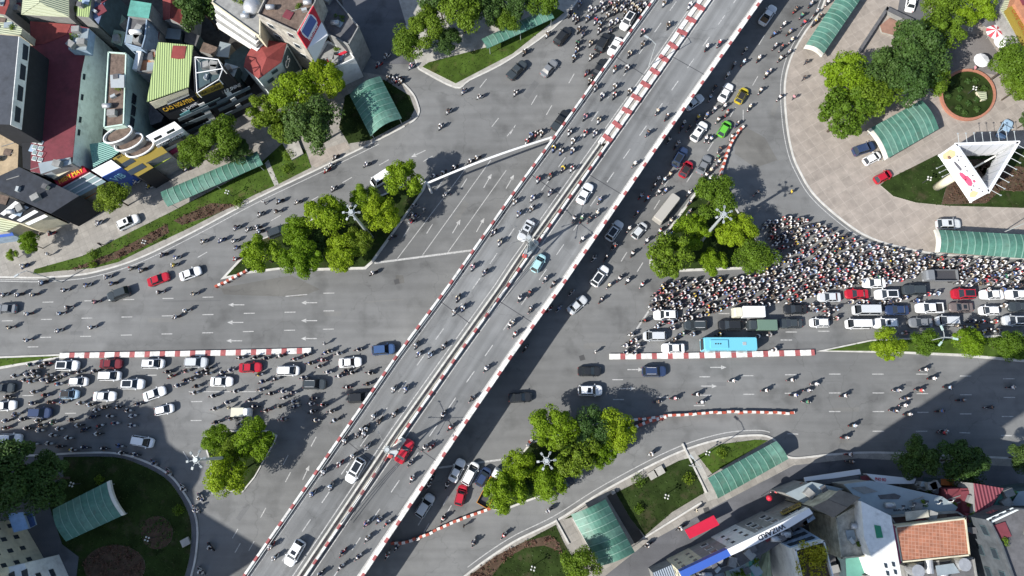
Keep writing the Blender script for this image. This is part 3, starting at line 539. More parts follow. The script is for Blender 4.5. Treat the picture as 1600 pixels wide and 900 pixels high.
for l in PROTO.values():
    for t in l:
        for k in KIDS[t.name]: bpy.data.objects.remove(k)
        bpy.data.objects.remove(t)
# shrubs
def shrub(px,py,r,mt,label,cat='shrub',group=None,h=.9,dark=False):
    b=P(px,py,.3); cl=[(r*.5*math.cos(a),r*.5*math.sin(a),h*.55,r*.55) for a in (0,1.6,3.1,4.7)]+[(0,0,h*.6,r*.7)]
    o=leafcloud('shrub',cl,60,.11,mt,None,.8); o.location=(b.x,b.y,.15); tag(o,label,cat,group)
sp=[(1484,132),(1497,140),(1510,128),(1522,127),(1497,155),(1511,163),(1524,157),(1496,170),(1524,172),(1480,152),(1505,178),(1536,140)]
for i,(x,y) in enumerate(sp): shrub(x,y,.62,LEAF_D,'clipped round green shrub inside the brick-rimmed round planter',group='clipped shrubs in the round planter',h=1.0)
for x,y,r,l in ((146,398,1.0,'round dark shrub at the left end of the left verge'),(146,414,.8,'small round shrub beside the red bed start on the left verge'),(373,318,1.1,'rounded shrub near the lamp on the left verge'),(448,265,1.0,'shrub below the narrow shed end on the verge corner'),(452,243,1.2,'bright shrub by the corner path'),(998,795,.9,'yellowish round shrub at the left of the bottom lawn'),(1075,748,1.1,'round shrub right of the bottom lawn'),(998,750,1.3,'low shrub by the kerb on the bottom lawn'),(1127,707,1.0,'shrub in the middle of the small triangular lawn'),(280,797,1.0,'pale round shrub in the shaded lawn by the kerb'),(157,749,.9,'small brown shrub above the shaded shed')):
    shrub(x,y,r,LEAF_M,l)
def bedfoliage(px,k):
    poly=pw(px); xs=[p[0] for p in poly]; ys=[p[1] for p in poly]; cl=[]; area=(max(xs)-min(xs))*(max(ys)-min(ys)); n=int(min(900,area*2.2))
    for _ in range(n):
        p=(random.uniform(min(xs),max(xs)),random.uniform(min(ys),max(ys)))
        if inpoly(p,poly): cl.append((p[0],p[1],.3+random.random()*.15,.38))
    if cl: o=leafcloud('ground_cover',cl,9,.13,LEAF_R if k=='r' else LEAF_D,None,.6); tag(o,'stiff low '+('dark red' if k=='r' else 'dark green')+' leafy ground cover filling a planting bed','ground cover',kind='stuff')
for px,k in BEDS: bedfoliage(px,k)
def tufts():
    P_=[]; 
    for poly,dn in LAWNS:
        xs=[p[0] for p in poly]; ys=[p[1] for p in poly]; n=int((max(xs)-min(xs))*(max(ys)-min(ys))*5*dn)
        n=min(n,9000)
        for _ in range(n):
            p=(random.uniform(min(xs),max(xs)),random.uniform(min(ys),max(ys)))
            if inpoly(p,poly): P_.append((p[0],p[1],.2,.16))
    o=leafcloud('grass',P_,1,.13,leafmat('grass_blade',(.034,.060,.010),.15,0),None,.3); tag(o,kind='stuff',label='uneven green grass tufts over the lawns and traffic islands',cat='grass')
tufts()
mb=MB()
# ---------------------------------------------------------------- cars
glass=mat('car_glass',(.018,.022,.026),.08,spec=.6); lampm=mat('headlamp',(.6,.6,.6),.2); tail=mat('tail_lamp',(.35,.02,.02),.3); hub=mat('wheel_rim',(.35,.35,.36),.35,metal=.8)
def paint(n,c,metal=.15,r=.28):
    m=mat('car_paint_'+n,c,r,metal=metal,spec=.5); m.node_tree.nodes['Principled BSDF'].inputs['Coat Weight'].default_value=.3; return m
PC={'white':paint('white',(.74,.75,.75),0,.3),'silver':paint('silver',(.52,.54,.55),.1),'black':paint('black',(.022,.024,.026)),'dark':paint('dark',(.045,.055,.06)),'navy':paint('navy',(.03,.05,.11)),'blue':paint('blue',(.05,.10,.22)),'red':paint('red',(.42,.015,.03)),'maroon':paint('maroon',(.16,.02,.025)),'grey':paint('grey',(.19,.20,.21)),'brown':paint('brown',(.16,.13,.12)),'lightblue':paint('lightblue',(.33,.46,.58)),'teal':paint('teal',(.38,.60,.62)),'green':paint('green',(.13,.48,.05)),'yellow':paint('yellow',(.52,.42,.03)),'tan':paint('tan',(.42,.40,.36)),'orange':paint('orange',(.60,.25,.03)),'cream':paint('cream',(.62,.60,.48)),'sky':paint('sky',(.16,.50,.62)),'moss':paint('moss',(.13,.20,.15))}
BODY=PC['white']
# kind: L,W,H, hood height, windshield base x, roof front x, roof rear x, rear base x, tail height
CK={'sedan':(4.6,1.8,1.45,.92,.95,.25,-1.0,-1.65,1.0),'hatch':(3.9,1.7,1.5,.95,.95,.35,-1.35,-1.8,1.02),'suv':(4.75,1.92,1.72,1.08,1.1,.45,-1.75,-2.2,1.1),'mpv':(4.6,1.82,1.68,1.05,1.35,.6,-1.8,-2.15,1.1),'van':(5.3,1.98,2.1,1.2,2.0,1.45,-2.4,-2.55,1.3),'pickup':(5.2,1.88,1.75,1.08,1.15,.5,-.75,-1.05,1.05)}
def rr(hx0,hx1,w,z,r=.42,n=4):  # rounded rectangle ring, x from hx0 (rear) to hx1 (front)
    pts=[]
    for cx,cy,a0 in ((hx1-r*1.6,w-r,0),(hx0+r,w-r,90),(hx0+r,-w+r,180),(hx1-r*1.6,-w+r,270)):
        for k in range(n+1):
            a=R(a0+90*k/n); pts.append((cx+(r*1.6 if a0 in(0,270) else r)*math.cos(a),cy+r*math.sin(a),z))
    return pts
def mkcar(kind):
    L,W,Ht,hood,wb,rf,rb,bb,tl=CK[kind]; t=empty('car',(0,0,-500)); w=W/2; hL=L/2
    mb=MB(); rings=[rr(-hL+.05,hL-.08,w-.05,.28),rr(-hL,hL,w,.5,.5),rr(-hL,hL,w,.75,.5),rr(-hL+.06,hL-.1,w-.04,hood-.08,.5)]
    mb.loft(rings,BODY)
    # bonnet and tail decks, slightly domed
    z0=hood-.08
    mb.loft([rr(wb-.15,hL-.12,w-.07,z0,.45),rr(wb-.1,hL-.35,w-.16,hood,.4)],BODY)
    if kind=='pickup': pass
    elif bb>-hL+.3: mb.loft([rr(-hL+.08,bb+.2,w-.07,z0,.22),rr(-hL+.2,bb+.15,w-.16,tl,.22)],BODY)
    # pillars + roof
    iw=w-.26; bw=w-.09
    zr=Ht-.05
    mb.loft([rr(rb,rf,iw,zr,.16),rr(rb+.02,rf-.03,iw-.04,Ht,.16)],BODY)
    for s in (-1,1):
        for (xa,xb) in ((wb,rf),(bb,rb)): mb.tube([(xa,s*(bw-.03),hood-.06),(xb,s*(iw-.02),zr)],.05,BODY,5)
        mb.tube([((wb+bb)/2,s*(bw-.01),hood-.08),((wb+bb)/2-.05,s*(iw),zr)],.045,BODY,4)
    if kind=='pickup':   # open bed
        mb.box((-1.85,w-.1,hood),(1.5,.12,.3),BODY); mb.box((-1.85,-w+.1,hood),(1.5,.12,.3),BODY); mb.box((-2.5,0,hood),(.12,W-.2,.3),BODY); mb.box((-1.85,0,hood-.05),(1.3,W-.3,.04),black)
    for s in (-1,1): mb.box((wb-.2,s*(w+.08),hood+.03),(.16,.2,.12),BODY)
    body=mb.build('body',t)
    def G(name,vs):
        m=MB(); m.add(vs,[(0,1,2,3)],glass); 
        vi=[Vector(v) for v in vs]; n=(vi[1]-vi[0]).cross(vi[2]-vi[1]).normalized()*.03
        m=MB(); m.loft([[v-n for v in vi],[v for v in vi]],glass); return m.build(name,t)
    zb=hood-.05
    kids=[body,G('windscreen',[(wb,-bw+.06,zb),(wb,bw-.06,zb),(rf-.02,iw-.05,zr),(rf-.02,-iw+.05,zr)]),
      G('rear_window',[(bb,bw-.08,zb+.04),(bb,-bw+.08,zb+.04),(rb+.02,-iw+.06,zr),(rb+.02,iw-.06,zr)])]
    for s in (-1,1):
        v=[(bb+.1,s*bw,zb),(wb-.1,s*bw,zb),(rf-.05,s*iw,zr),(rb+.05,s*iw,zr)]; kids.append(G('side_window',v if s<0 else v[::-1]))
    if kind!='van':
        m=MB(); m.box(((rf+rb)/2,0,zr-.12),(abs(rf-rb)-.05,2*iw-.1,.1),glass)
    for sx,sy in ((1,1),(1,-1),(-1,1),(-1,-1)):
        m=MB(); x=sx*(hL-.85); y=sy*(w-.1); m.tube([(x,y-.11,.32),(x,y+.11,.32)],.32,black,12); m.tube([(x,y+sy*.09,.32),(x,y+sy*.125,.32)],.19,hub,8); kids.append(m.build('wheel',t))
    for sy in (1,-1):
        m=MB(); m.box((hL-.32,sy*(w-.36),.72),(.34,.3,.14),lampm,rz=-sy*.35); kids.append(m.build('headlight',t))
        m=MB(); m.box((-hL+.10,sy*(w-.36),.80),(.12,.26,.12),tail,rz=sy*.35); kids.append(m.build('tail_light',t))
    KIDS[t.name]=kids; return t
CARS={k:mkcar(k) for k in CK}
def extra(t,kind,what):
    L,W,Ht,hood,wb,rf,rb,bb,tl=CK[kind]; m=MB()
    if what=='pano': m.box(((rf+rb)/2-.05,0,Ht+.004),(rf-rb-.45,W-.85,.02),glass); m.build('glass_roof',t)
    elif what=='sun': m.box((rf-.65,0,Ht+.004),(.65,W-1.05,.02),glass); m.build('sunroof',t)
    elif what=='rack':
        for s in (-1,1): q=MB(); q.tube([(rf-.2,s*(W/2-.38),Ht+.07),(rb+.2,s*(W/2-.38),Ht+.07)],.035,lampm,5); q.build('roof_rail',t)
    elif what=='blackroof': m.box(((rf+rb)/2,0,Ht+.004),(rf-rb-.1,W-.62,.02),black); m.build('roof_skin',t)
    elif what=='tonneau': m.box((-1.83,0,hood+.2),(1.5,W-.16,.1),PC['dark']); m.build('bed_cover',t)
    elif what=='soil': m.box((-1.83,0,hood+.05),(1.35,W-.34,.1),mat('load_soil',(.14,.09,.05),.9)); m.build('load',t)
    elif what=='dashmat': m.box((rf-.75,.0,Ht+.004),(.5,.5,.02),lampm); m.build('roof_sign',t)
def car(px,py,a,kind,col,label,ex=None,z=None,group=None,sc_=1.0):
    if z is None: z=0
    zc=z+.8; b=P(px,py,zc); an=wang(px,py,a,zc); c=copytree(CARS[kind],(b.x,b.y,z+.005),an,scale=(sc_*.87,sc_*.94,sc_*.93)); setcol(c[1],PC[col]); tag(c[0],label,'car' if kind not in('van','pickup') else ('van' if kind=='van' else 'pickup'),group)
    c[0].name={'van':'van','pickup':'pickup_truck'}.get(kind,'car')
    if ex: extra(c[0],kind,ex)
GJ='cars in the left jam below the median'; GR='cars queued at the right junction'
W_='westbound'
for a in [
 (8,482,180,'sedan','grey','grey sedan leaving by the left edge on the westbound road'),(185,459,200,'suv','dark','dark suv just behind a scooter on the westbound left road'),
 (105,571,0,'suv','white','white suv with dark glass roof, frontmost row left end under the median kerb','pano'),(173,568,0,'sedan','maroon','maroon sedan under the median kerb in the left jam'),(239,568,0,'mpv','white','white car with square sunroof under the left median kerb','sun'),(306,566,0,'suv','silver','silver white suv between the sunroof car and the red car in the left jam'),(391,574,2,'sedan','red','red sedan in the left jam near the median tip'),
 (171,587,0,'mpv','white','plain white car directly below the maroon sedan'),(122,596,0,'hatch','white','small white hatchback above the light blue car'),(207,600,0,'suv','white','white suv with black roof in the middle of the left jam','pano'),(108,616,0,'hatch','lightblue','light blue hatchback in the left jam','blackroof') ,(163,619,0,'sedan','white','white sedan with a small roof sign in the left jam','dashmat'),(241,615,20,'sedan','white','white sedan angled upward in the middle of the left jam'),(256,640,12,'hatch','white','small white hatchback at the lower edge of the left jam'),(346,596,0,'sedan','white','long white sedan at the head of the left jam by the lane line'),
 (7,634,5,'sedan','white','white sedan cut by the left edge in the left jam'),(62,645,0,'suv','navy','dark navy suv at the bottom left of the left jam'),(5,606,0,'sedan','dark','dark sedan cut by the left edge in the left jam'),(15,686,0,'suv','white','white suv alone in the shade above the dark lawn'),(222,690,-10,'mpv','white','white car turning in the shade above the dark lawn'),
 (450,579,0,'mpv','white','white taxi nearest the red sedan right of the median tip','dashmat'),(547,566,4,'sedan','white','white sedan in front of the left jam left of the blue car'),(599,546,5,'suv','blue','blue suv leading the left jam beside the flyover'),(491,600,0,'suv','dark','dark teal suv with rails in front of the left jam','rack'),(562,621,3,'suv','black','black suv driving under the flyover edge')]:
    car(*a[:6],ex=a[6] if len(a)>6 else None,group=GJ)
for a in [(921,580,0,'sedan','black','black sedan right of the flyover above the white car'),(922,610,0,'suv','white','white suv with sunroof half in tree shade','sun'),(1022,580,0,'suv','navy','navy suv with silver roof rails under the striped median','rack'),(813,621,3,'sedan','black','black sedan emerging from under the flyover'),(902,476,42,'sedan','silver','silver sedan in the flyover shade edge above the junction')]:
    car(*a[:6],ex=a[6] if len(a)>6 else None,group='cars crossing east of the flyover')
for a in [(1040,492,'suv','white','white suv with sunroof leading the westbound queue','sun'),(1023,525,'mpv','silver','silver white car second in the leftmost end of the queue'),(1052,544,'sedan','white','white sedan directly left of the blue bus'),(1087,508,'suv','dark','dark suv with roof rails above the blue bus','rack'),
 (1141,508,'suv','black','black suv between the railed suv and the moss truck'),(1243,483,'sedan','black','black sedan right of the white box truck'),(1236,505,'sedan','dark','dark sedan right of the moss covered truck'),(1281,504,'hatch','white','white car with bluish glass behind the dark sedan'),
 (1296,464,'sedan','silver','silver sedan left of the red car in the queue'),(1339,459,'sedan','red','red sedan between the silver and white cars in the queue'),(1386,460,'suv','white','white suv with black glass roof in the upper queue row','pano'),(1429,453,'suv','dark','dark suv in the upper queue row below the grey open truck'),(1506,459,'suv','red','red suv with dark roof in the right of the queue','pano'),(1550,460,'sedan','white','white sedan right of the red suv in the queue'),(1590,460,'sedan','white','white sedan cut by the right edge in the upper queue row'),
 (1402,484,'sedan','navy','navy sedan in the middle queue row'),(1502,480,'sedan','brown','grey brown sedan in the middle queue row','sun'),(1546,485,'hatch','white','white hatchback right of the brown sedan'),(1594,479,'sedan','dark','dark sedan cut by the right edge in the middle queue row'),
 (1384,505,'suv','white','white suv with sunroof above the first median tree','sun'),(1439,504,'sedan','grey','dark grey sedan above the lamp median tree'),(1481,501,'mpv','silver','silver car above the third median tree'),(1586,501,'suv','silver','silver suv cut by the right edge in the lowest queue row','pano'),(1366,442,'sedan','white','white sedan half in the scooter crowd')]:
    car(a[0],a[1],180,a[2],a[3],a[4],ex=a[5] if len(a)>5 else None,group=GR)
car(1353,484,180,'van','silver','long silver van in the middle queue row',group=GR); car(1341,506,180,'van','white','white van in the lowest queue row',group=GR,sc_=.92); car(1452,481,180,'pickup','white','white pickup in the middle queue row',group=GR)
for a in [(1350,232,18,'suv','navy','dark navy suv parked at the end of the arched shed'),(1363,247,28,'hatch','white','white hatchback parked below the navy suv on the plaza'),(1380,276,28,'hatch','red','red car parked by the tip of the lawn on the plaza'),(1482,350,0,'suv','silver','silver suv parked above the green shed on the plaza','sun'),(1571,201,60,'sedan','lightblue','pale car with blue glass in the shade above the billboard'),(1424,3,80,'sedan','white','white car cut by the top edge on the park drive'),
 (200,347,25,'suv','white','white car with sunroof parked on the left service lane','sun'),(247,436,20,'sedan','red','bright red sedan on the upper left road'),(297,427,20,'sedan','white','white sedan just ahead of the bright red one'),(435,361,20,'suv','dark','dark car half hidden behind the left island tree'),
 (879,56,50,'suv','black','black suv nearest the top centre lawn'),(858,106,48,'sedan','grey','grey sedan left of the scooters at the top'),(808,109,45,'pickup','dark','dark pickup at the top centre','tonneau'),(981,32,237,'suv','white','white suv with dark roof panel against the upper flyover','pano'),(961,72,240,'sedan','white','white sedan squeezed against the upper flyover'),(942,66,60,'suv','black','black suv left of the squeezed white sedan'),(937,106,60,'sedan','black','black car partly under the upper flyover edge'),(876,188,55,'pickup','black','black pickup beside the flyover at the gantry end','tonneau'),
 (1085,159,35,'sedan','white','white car half hidden by the flyover edge'),(1134,144,60,'sedan','white','white sedan beside the yellow car'),(1159,149,60,'hatch','yellow','yellow car with black roof','blackroof'),(1092,205,55,'suv','white','white car above the navy suv right of the flyover','sun'),(1132,201,58,'hatch','green','bright green hatchback beside the top of the plastic barrier row'),
 (1062,245,60,'suv','navy','navy suv at the head of the dark trio right of the flyover','pano'),(1072,264,60,'hatch','red','red car with black roof between two dark cars','blackroof'),(1100,257,62,'sedan','grey','grey sedan right of the red car with black roof'),(960,360,55,'suv','white','white car with black glass roof in the flyover shade','pano'),(999,360,50,'hatch','silver','small silver white car left of the tan minibus'),(937,431,55,'suv','white','white suv with black glass roof below the flyover shade','pano'),
 (714,735,65,'sedan','white','white sedan left of the pair by the flyover foot'),(735,740,62,'mpv','white','white car right of the pair by the flyover foot'),(755,745,60,'hatch','navy','navy hatchback beside the orange truck'),(720,774,75,'hatch','red','red hatchback behind the white pair by the flyover foot'),(664,790,58,'suv','silver','silver suv in the flyover shadow edge at the bottom'),(880,758,35,'sedan','black','black sedan standing in for a car-like shadow under the lower middle island tree')]:  # the last black sedan is added in place of a car-like shadow
    car(*a[:6],ex=a[6] if len(a)>6 else None)
car(597,278,213,'van','white','long white van passing the upper tip of the left island'); car(1200,23,55,'pickup','white','white pickup with brown load bed at the top right','soil')
for a in [(914,302,60,'sedan','white','white car on the right flyover deck in its upper half'),(822,360,240,'sedan','silver','silver sedan with sunroof on the left flyover deck beside the mast','sun'),(841,411,60,'hatch','teal','pale turquoise car on the right flyover deck beside the mast'),(555,735,240,'suv','white','white suv with black roof on the lower left flyover deck','pano'),(460,864,240,'suv','white','white suv with sunroof on the left flyover deck at the bottom','sun'),(632,705,60,'sedan','red','red car on the right flyover deck beside the median mast')]:
    car(*a[:6],ex=a[6] if len(a)>6 else None,z=DECK)
# larger vehicles
def truck(px,py,a,L,W,Hc,colc,colb,label,name='box_truck',boxh=2.5,open_=False,cab=1.4,z=0):
    b=P(px,py,z+1.5); t=empty(name,(b.x,b.y,z),wang(px,py,a),label=label,cat='truck'); hL=L/2
    mb=MB(); mb.loft([rr(hL-cab,hL,W/2-.04,.45,.15),rr(hL-cab,hL,W/2,1.1,.2),rr(hL-cab,hL-.12,W/2-.08,1.7,.2),rr(hL-cab,hL-.35,W/2-.14,1.98,.2)],PC[colc]); mb.build('cab',t)
    mb=MB(); mb.loft([[(hL-.1,-W/2+.15,1.15),(hL-.1,W/2-.15,1.15),(hL-.34,W/2-.22,1.85),(hL-.34,-W/2+.22,1.85)],[(hL-.04,-W/2+.15,1.15),(hL-.04,W/2-.15,1.15),(hL-.28,W/2-.22,1.85),(hL-.28,-W/2+.22,1.85)]],glass); mb.build('windscreen',t)
    mb=MB(); x0=-hL; x1=hL-cab-.12
    if open_:
        for y in (-W/2+.05,W/2-.05): mb.box(((x0+x1)/2,y,1.25),(x1-x0,.07,.7),PC[colb])
        for x in (x0+.03,x1-.03): mb.box((x,0,1.25),(.07,W-.18,.7),PC[colb])
        mb.box(((x0+x1)/2,0,.93),(x1-x0-.1,W-.1,.08),dark_metal)
    else: mb.loft([rr(x0,x1,W/2+.03,.85,.05),rr(x0,x1,W/2+.03,boxh,.05),rr(x0+.06,x1-.06,W/2-.04,boxh+.06,.05)],PC[colb])
    mb.build('cargo_bed' if open_ else 'cargo_box',t); mb=MB(); mb.box((0,0,.6),(L-.3,.8,.2),dark_metal); mb.build('chassis',t)
    for sx in (hL-.7,-hL+.8):
        for sy in (1,-1): m=MB(); m.tube([(sx,sy*(W/2-.22),.36),(sx,sy*(W/2),.36)],.36,black,10); m.build('wheel',t)
    for sy in (1,-1): m=MB(); m.box((hL-.02,sy*(W/2-.25),.8),(.1,.25,.15),lampm); m.build('headlight',t)
    return t
truck(1169,488,180,5.2,1.8,2,'cream','white','white box truck at the edge of the scooter crowd'); truck(1191,508,180,4.9,1.75,2,'dark','moss','truck with flat moss green cover beside the box truck',boxh=1.9)
truck(376,644,0,3.3,1.5,2,'white','cream','tiny cream cargo truck above the lower left island trees',boxh=1.6,cab=1.0); truck(1471,430,180,5.6,2.0,2,'grey','grey','grey truck with open empty bed in the upper right queue','open_truck',open_=True); truck(768,762,62,6.5,2.1,2,'white','orange','orange open truck with white cab half under the lower island tree','open_truck',open_=True,cab=1.6)
def bus(px,py,a,L,W,Hb,col,label,name,cat,z=0,box=True):
    b=P(px,py,z+Hb/2+.5); t=empty(name,(b.x,b.y,z),wang(px,py,a),label=label,cat=cat); hL=L/2
    mb=MB(); mb.loft([rr(-hL,hL,W/2,.4,.2),rr(-hL,hL,W/2,1.2,.25),rr(-hL,hL-.1,W/2-.04,Hb-.25,.25),rr(-hL+.12,hL-.25,W/2-.14,Hb,.25)],PC[col]); mb.build('body',t)
    mb=MB(); mb.loft([[(hL+.01,-W/2+.2,1.1),(hL+.01,W/2-.2,1.1),(hL-.12,W/2-.28,Hb-.3),(hL-.12,-W/2+.28,Hb-.3)],[(hL+.07,-W/2+.2,1.1),(hL+.07,W/2-.2,1.1),(hL-.05,W/2-.28,Hb-.3),(hL-.05,-W/2+.28,Hb-.3)]],glass); mb.build('windscreen',t)
    for s in (-1,1):
        for k in range(int(L//1.6)): m=MB(); m.box((-hL+.9+k*1.55,s*(W/2-.01),Hb*.62),(1.35,.05,Hb*.26),glass); m.build('side_window',t)
        for x in (hL-L*.2,-hL+L*.24): m=MB(); m.tube([(x,s*(W/2-.25),.42),(x,s*(W/2+.02),.42)],.42,black,10); m.build('wheel',t)
        m=MB(); m.box((hL+.02,s*(W/2-.3),.75),(.1,.3,.18),lampm); m.build('headlight',t)
    if box:
        m=MB(); m.box((hL-2.6,.1,Hb+.1),(2.9,W-1.0,.2),PC[col]); m.build('roof_unit',t)
        for k in range(3): m=MB(); m.cyl((hL-2.0-k*.4,.05),.13,Hb+.2,Hb+.23,black,10); m.build('roof_fan',t)
        m=MB(); m.box((-hL+2.2,0,Hb+.02),(.6,.55,.06),grey_metal); m.build('roof_hatch',t)
bus(1139,538,180,9.0,2.35,2.9,'sky','sky blue bus standing by the striped median','bus','bus'); bus(1042,325,52,5.9,1.95,2.3,'tan','tan minibus in the lane right of the flyover','minibus','minibus',box=False)
for k in CARS.values():
    for q in KIDS[k.name]: bpy.data.objects.remove(q)
    bpy.data.objects.remove(k)
# ---------------------------------------------------------------- scooters and riders
def scooter_mesh(kind):
    mb=MB(); b=mat('scooter_body',(.5,.5,.5),.35); 
    mb.tube([(-.82,0,.28),(-.80,0,.28)],.01,b,3) if False else None
    # front shield, floor, rear cowl
    mb.loft([[(.48,-.10,.30),(.48,.10,.30),(.60,.04,.30),(.60,-.04,.30)],[(.42,-.20,.60),(.42,.20,.60),(.58,.08,.62),(.58,-.08,.62)],[(.34,-.15,.92),(.34,.15,.92),(.46,.07,.95),(.46,-.07,.95)]],b)
    mb.box((.15,0,.32),(.6,.28,.08),b)
    mb.loft([[(.0,-.12,.32),(.0,.12,.32),(.0,.12,.6),(.0,-.12,.6)],[(-.35,-.2,.34),(-.35,.2,.34),(-.35,.17,.68),(-.35,-.17,.68)],[(-.85,-.08,.55),(-.85,.08,.55),(-.85,.07,.72),(-.85,-.07,.72)]],b)
    mb.box((.68,0,.40),(.34,.15,.05),b,ry=.2)
    for x in (.66,-.62):
        mb.tube([(x,-.05,.25),(x,.05,.25)],.25,black,9)
    mb.tube([(.56,0,.5),(.66,0,.25)],.04,dark_metal,4)
    mb.tube([(.30,-.34,.98),(.40,0,.97),(.30,.34,.98)],.025,dark_metal,4)
    mb.box((.53,0,.90),(.08,.16,.12),lampm)
    mb.loft([[(.05,-.11,.62),(.05,.11,.62),(.05,.11,.70),(.05,-.11,.70)],[(-.4,-.16,.68),(-.4,.16,.68),(-.4,.15,.78),(-.4,-.15,.78)],[(-.78,-.1,.74),(-.78,.1,.74),(-.78,.09,.82),(-.78,-.09,.82)]],black)
    mb.box((-.88,0,.62),(.06,.14,.08),tail)
    for s in (-1,1): mb.box((.26,s*.33,1.12),(.03,.12,.07),black); mb.tube([(.28,s*.26,.98),(.26,s*.33,1.10)],.012,dark_metal,3)
    return mb
def rider_obj(kind):
    # connected skeleton grown with a skin modifier
    V=[];E=[];RD=[]
    def n(p,r,par=None): V.append(p); RD.append(r); i=len(V)-1; (E.append((par,i)) if par is not None else None); return i
    lean=.12 if kind!=1 else .02
    pel=n((-.22,0,.86),(.17,.15)); w=n((-.20+lean*.5,0,1.05),(.155,.12),pel); ch=n((-.17+lean,0,1.27),(.19,.13),w); nk=n((-.12+lean,0,1.42),(.065,.065),ch); hd=n((-.08+lean,0,1.53),(.10,.10),nk); tp_=n((-.07+lean,0,1.64),(.09,.09),hd)
    for s in (-1,1):
        sh=n((-.15+lean,s*.20,1.33),(.075,.075),ch); el=n((.02+lean,s*.30,1.12),(.055,.055),sh); wr=n((.24,s*.29,1.03),(.04,.04),el); n((.32,s*.28,1.01),(.045,.04),wr)
        hp=n((-.18,s*.12,.84),(.11,.11),pel); kn=n((.22,s*.21,.80),(.085,.085),hp); an=n((.12,s*.19,.45),(.055,.055),kn); n((.28,s*.20,.38),(.05,.04),an)
    me=bpy.data.meshes.new('rider'); me.from_pydata(V,E,[]); o=bpy.data.objects.new('rider',me); C.objects.link(o)
    md=o.modifiers.new('s','SKIN'); sv=me.skin_vertices[0].data
    for i,r in enumerate(RD): sv[i].radius=r
    sv[0].use_root=True; md.use_smooth_shade=True
    dg=bpy.context.evaluated_depsgraph_get(); m2=bpy.data.meshes.new_from_object(o.evaluated_get(dg)); bpy.data.objects.remove(o)
    sk=mat('skin',(.30,.17,.11),.6); pants=[mat('trousers_dark',(.03,.032,.045),.85),mat('trousers_blue',(.05,.07,.14),.85),mat('trousers_khaki',(.17,.14,.10),.85)][kind%3]
    for m in (mat('shirt',(.5,.5,.5),.8),pants,sk): m2.materials.append(m)
    for p in m2.polygons:
        c=p.center
        p.material_index=2 if (c.z>1.41) or (c.x>.16 and c.z>.93 and abs(c.y)>.2) else (1 if c.z<.98 and not (c.z>.9 and abs(c.y)>.25 and c.x<.1) else 0)
    mb=MB(); hx=-.07+lean; helm=mat('helmet',(.5,.5,.5),.35); mb.dome((hx,0,1.60),.145,helm,10,4,1.0); mb.tube([(hx,0,1.56),(hx,0,1.61)],[.135,.146],helm,10); mb.box((hx+.14,0,1.58),(.1,.18,.02),black)
    if kind==2:
        pass
    return m2,mb
sco=[scooter_mesh(0).build('motorbike')]
rid=[rider_obj(k) for k in range(3)]
BC={'white':(.62,.63,.63),'black':(.02,.02,.022),'red':(.38,.03,.035),'blue':(.04,.09,.24),'grey':(.22,.23,.24),'silver':(.42,.43,.44)}
BCM={k:mat('scooter_'+k,v,.35) for k,v in BC.items()}
SC={'white':(.68,.68,.67),'dark':(.035,.037,.045),'blue':(.08,.15,.33),'light blue':(.36,.47,.60),'red':(.45,.05,.06),'grey':(.26,.27,.28),'green':(.06,.20,.12),'pink':(.52,.25,.28),'yellow':(.6,.45,.06),'cream':(.55,.5,.38)}
SCM={k:mat('shirt_'+k.replace(' ','_'),v,.8) for k,v in SC.items()}
HC={'white':(.65,.65,.65),'black':(.025,.025,.03),'red':(.35,.04,.04),'blue':(.05,.1,.3),'grey':(.3,.3,.3),'yellow':(.55,.42,.05)}
HCM={k:mat('helmet_'+k,v,.3) for k,v in HC.items()}
bw_=random.Random(3)
def pick(d,ws): return bw_.choices(list(d),ws)[0]
BIKES=[]   # (px,py,zone,ang)
def B(t,zone,ang,pts,z=0):
    for x,y in pts: 
        px,py=tp(t,x,y); BIKES.append([px,py,zone,ang,z])
B('A','n',235,[(225,210),(365,80),(390,100),(410,120),(490,50),(475,110),(525,125),(550,145),(600,90),(615,20),(640,30),(420,180),(445,205),(410,265),(495,265),(408,305),(388,355),(497,350),(655,130),(620,140),(548,185),(618,185),(650,65),(710,20),(690,45),(755,30),(710,70),(800,65),(800,20),(830,30),(25,575),(80,320),(470,450),(490,500),(120,840),(155,830),(185,825),(95,880),(425,20),(575,55),(665,15),(735,5),(780,45),(745,60),(560,20),(520,60)])
B('A','dl',237,[(955,10),(1115,30),(980,150),(820,195),(820,270),(738,330),(645,425),(722,420),(525,540),(645,535),(565,595),(642,590),(738,565),(460,725),(545,745),(362,820),(460,825),(520,830),(383,875)],DECK)
B('A','dr',57,[(1220,290),(1298,265),(912,690),(970,725),(852,825)],DECK)
B('A','e',57,[(1460,310),(1450,385),(1545,360),(1590,460),(1555,560),(1487,665),(1270,545),(1330,660),(1270,675),(1220,715),(1345,700),(1290,745),(1410,770),(1215,860),(1245,865),(1375,850),(1060,800),(1110,795),(1240,605),(1390,400),(1350,465),(1165,730),(1075,765),(1040,890),(985,870)])
B('B','e',50,[(175,55),(270,20),(215,90),(305,70),(325,100),(230,135),(290,140),(375,10),(100,150),(40,210),(138,195),(150,245),(45,285),(85,295),(130,325),(80,360),(10,445),(75,605)])
B('C','n',215,[(1400,600),(1205,690),(1155,785),(1300,565),(815,345),(765,400),(970,410),(830,480),(860,495),(885,495),(905,505)])
B('D','n',205,[(520,465),(610,490),(210,570),(315,555),(410,465),(145,760),(260,865),(845,235),(1160,155),(930,265),(665,830),(700,870),(540,880),(820,775),(885,785),(1015,690),(1100,708),(1085,755),(1270,605),(1380,598),(1465,602),(1480,645),(1475,715),(1475,520),(1550,530),(960,160),(990,150),(1020,155),(1050,145)])
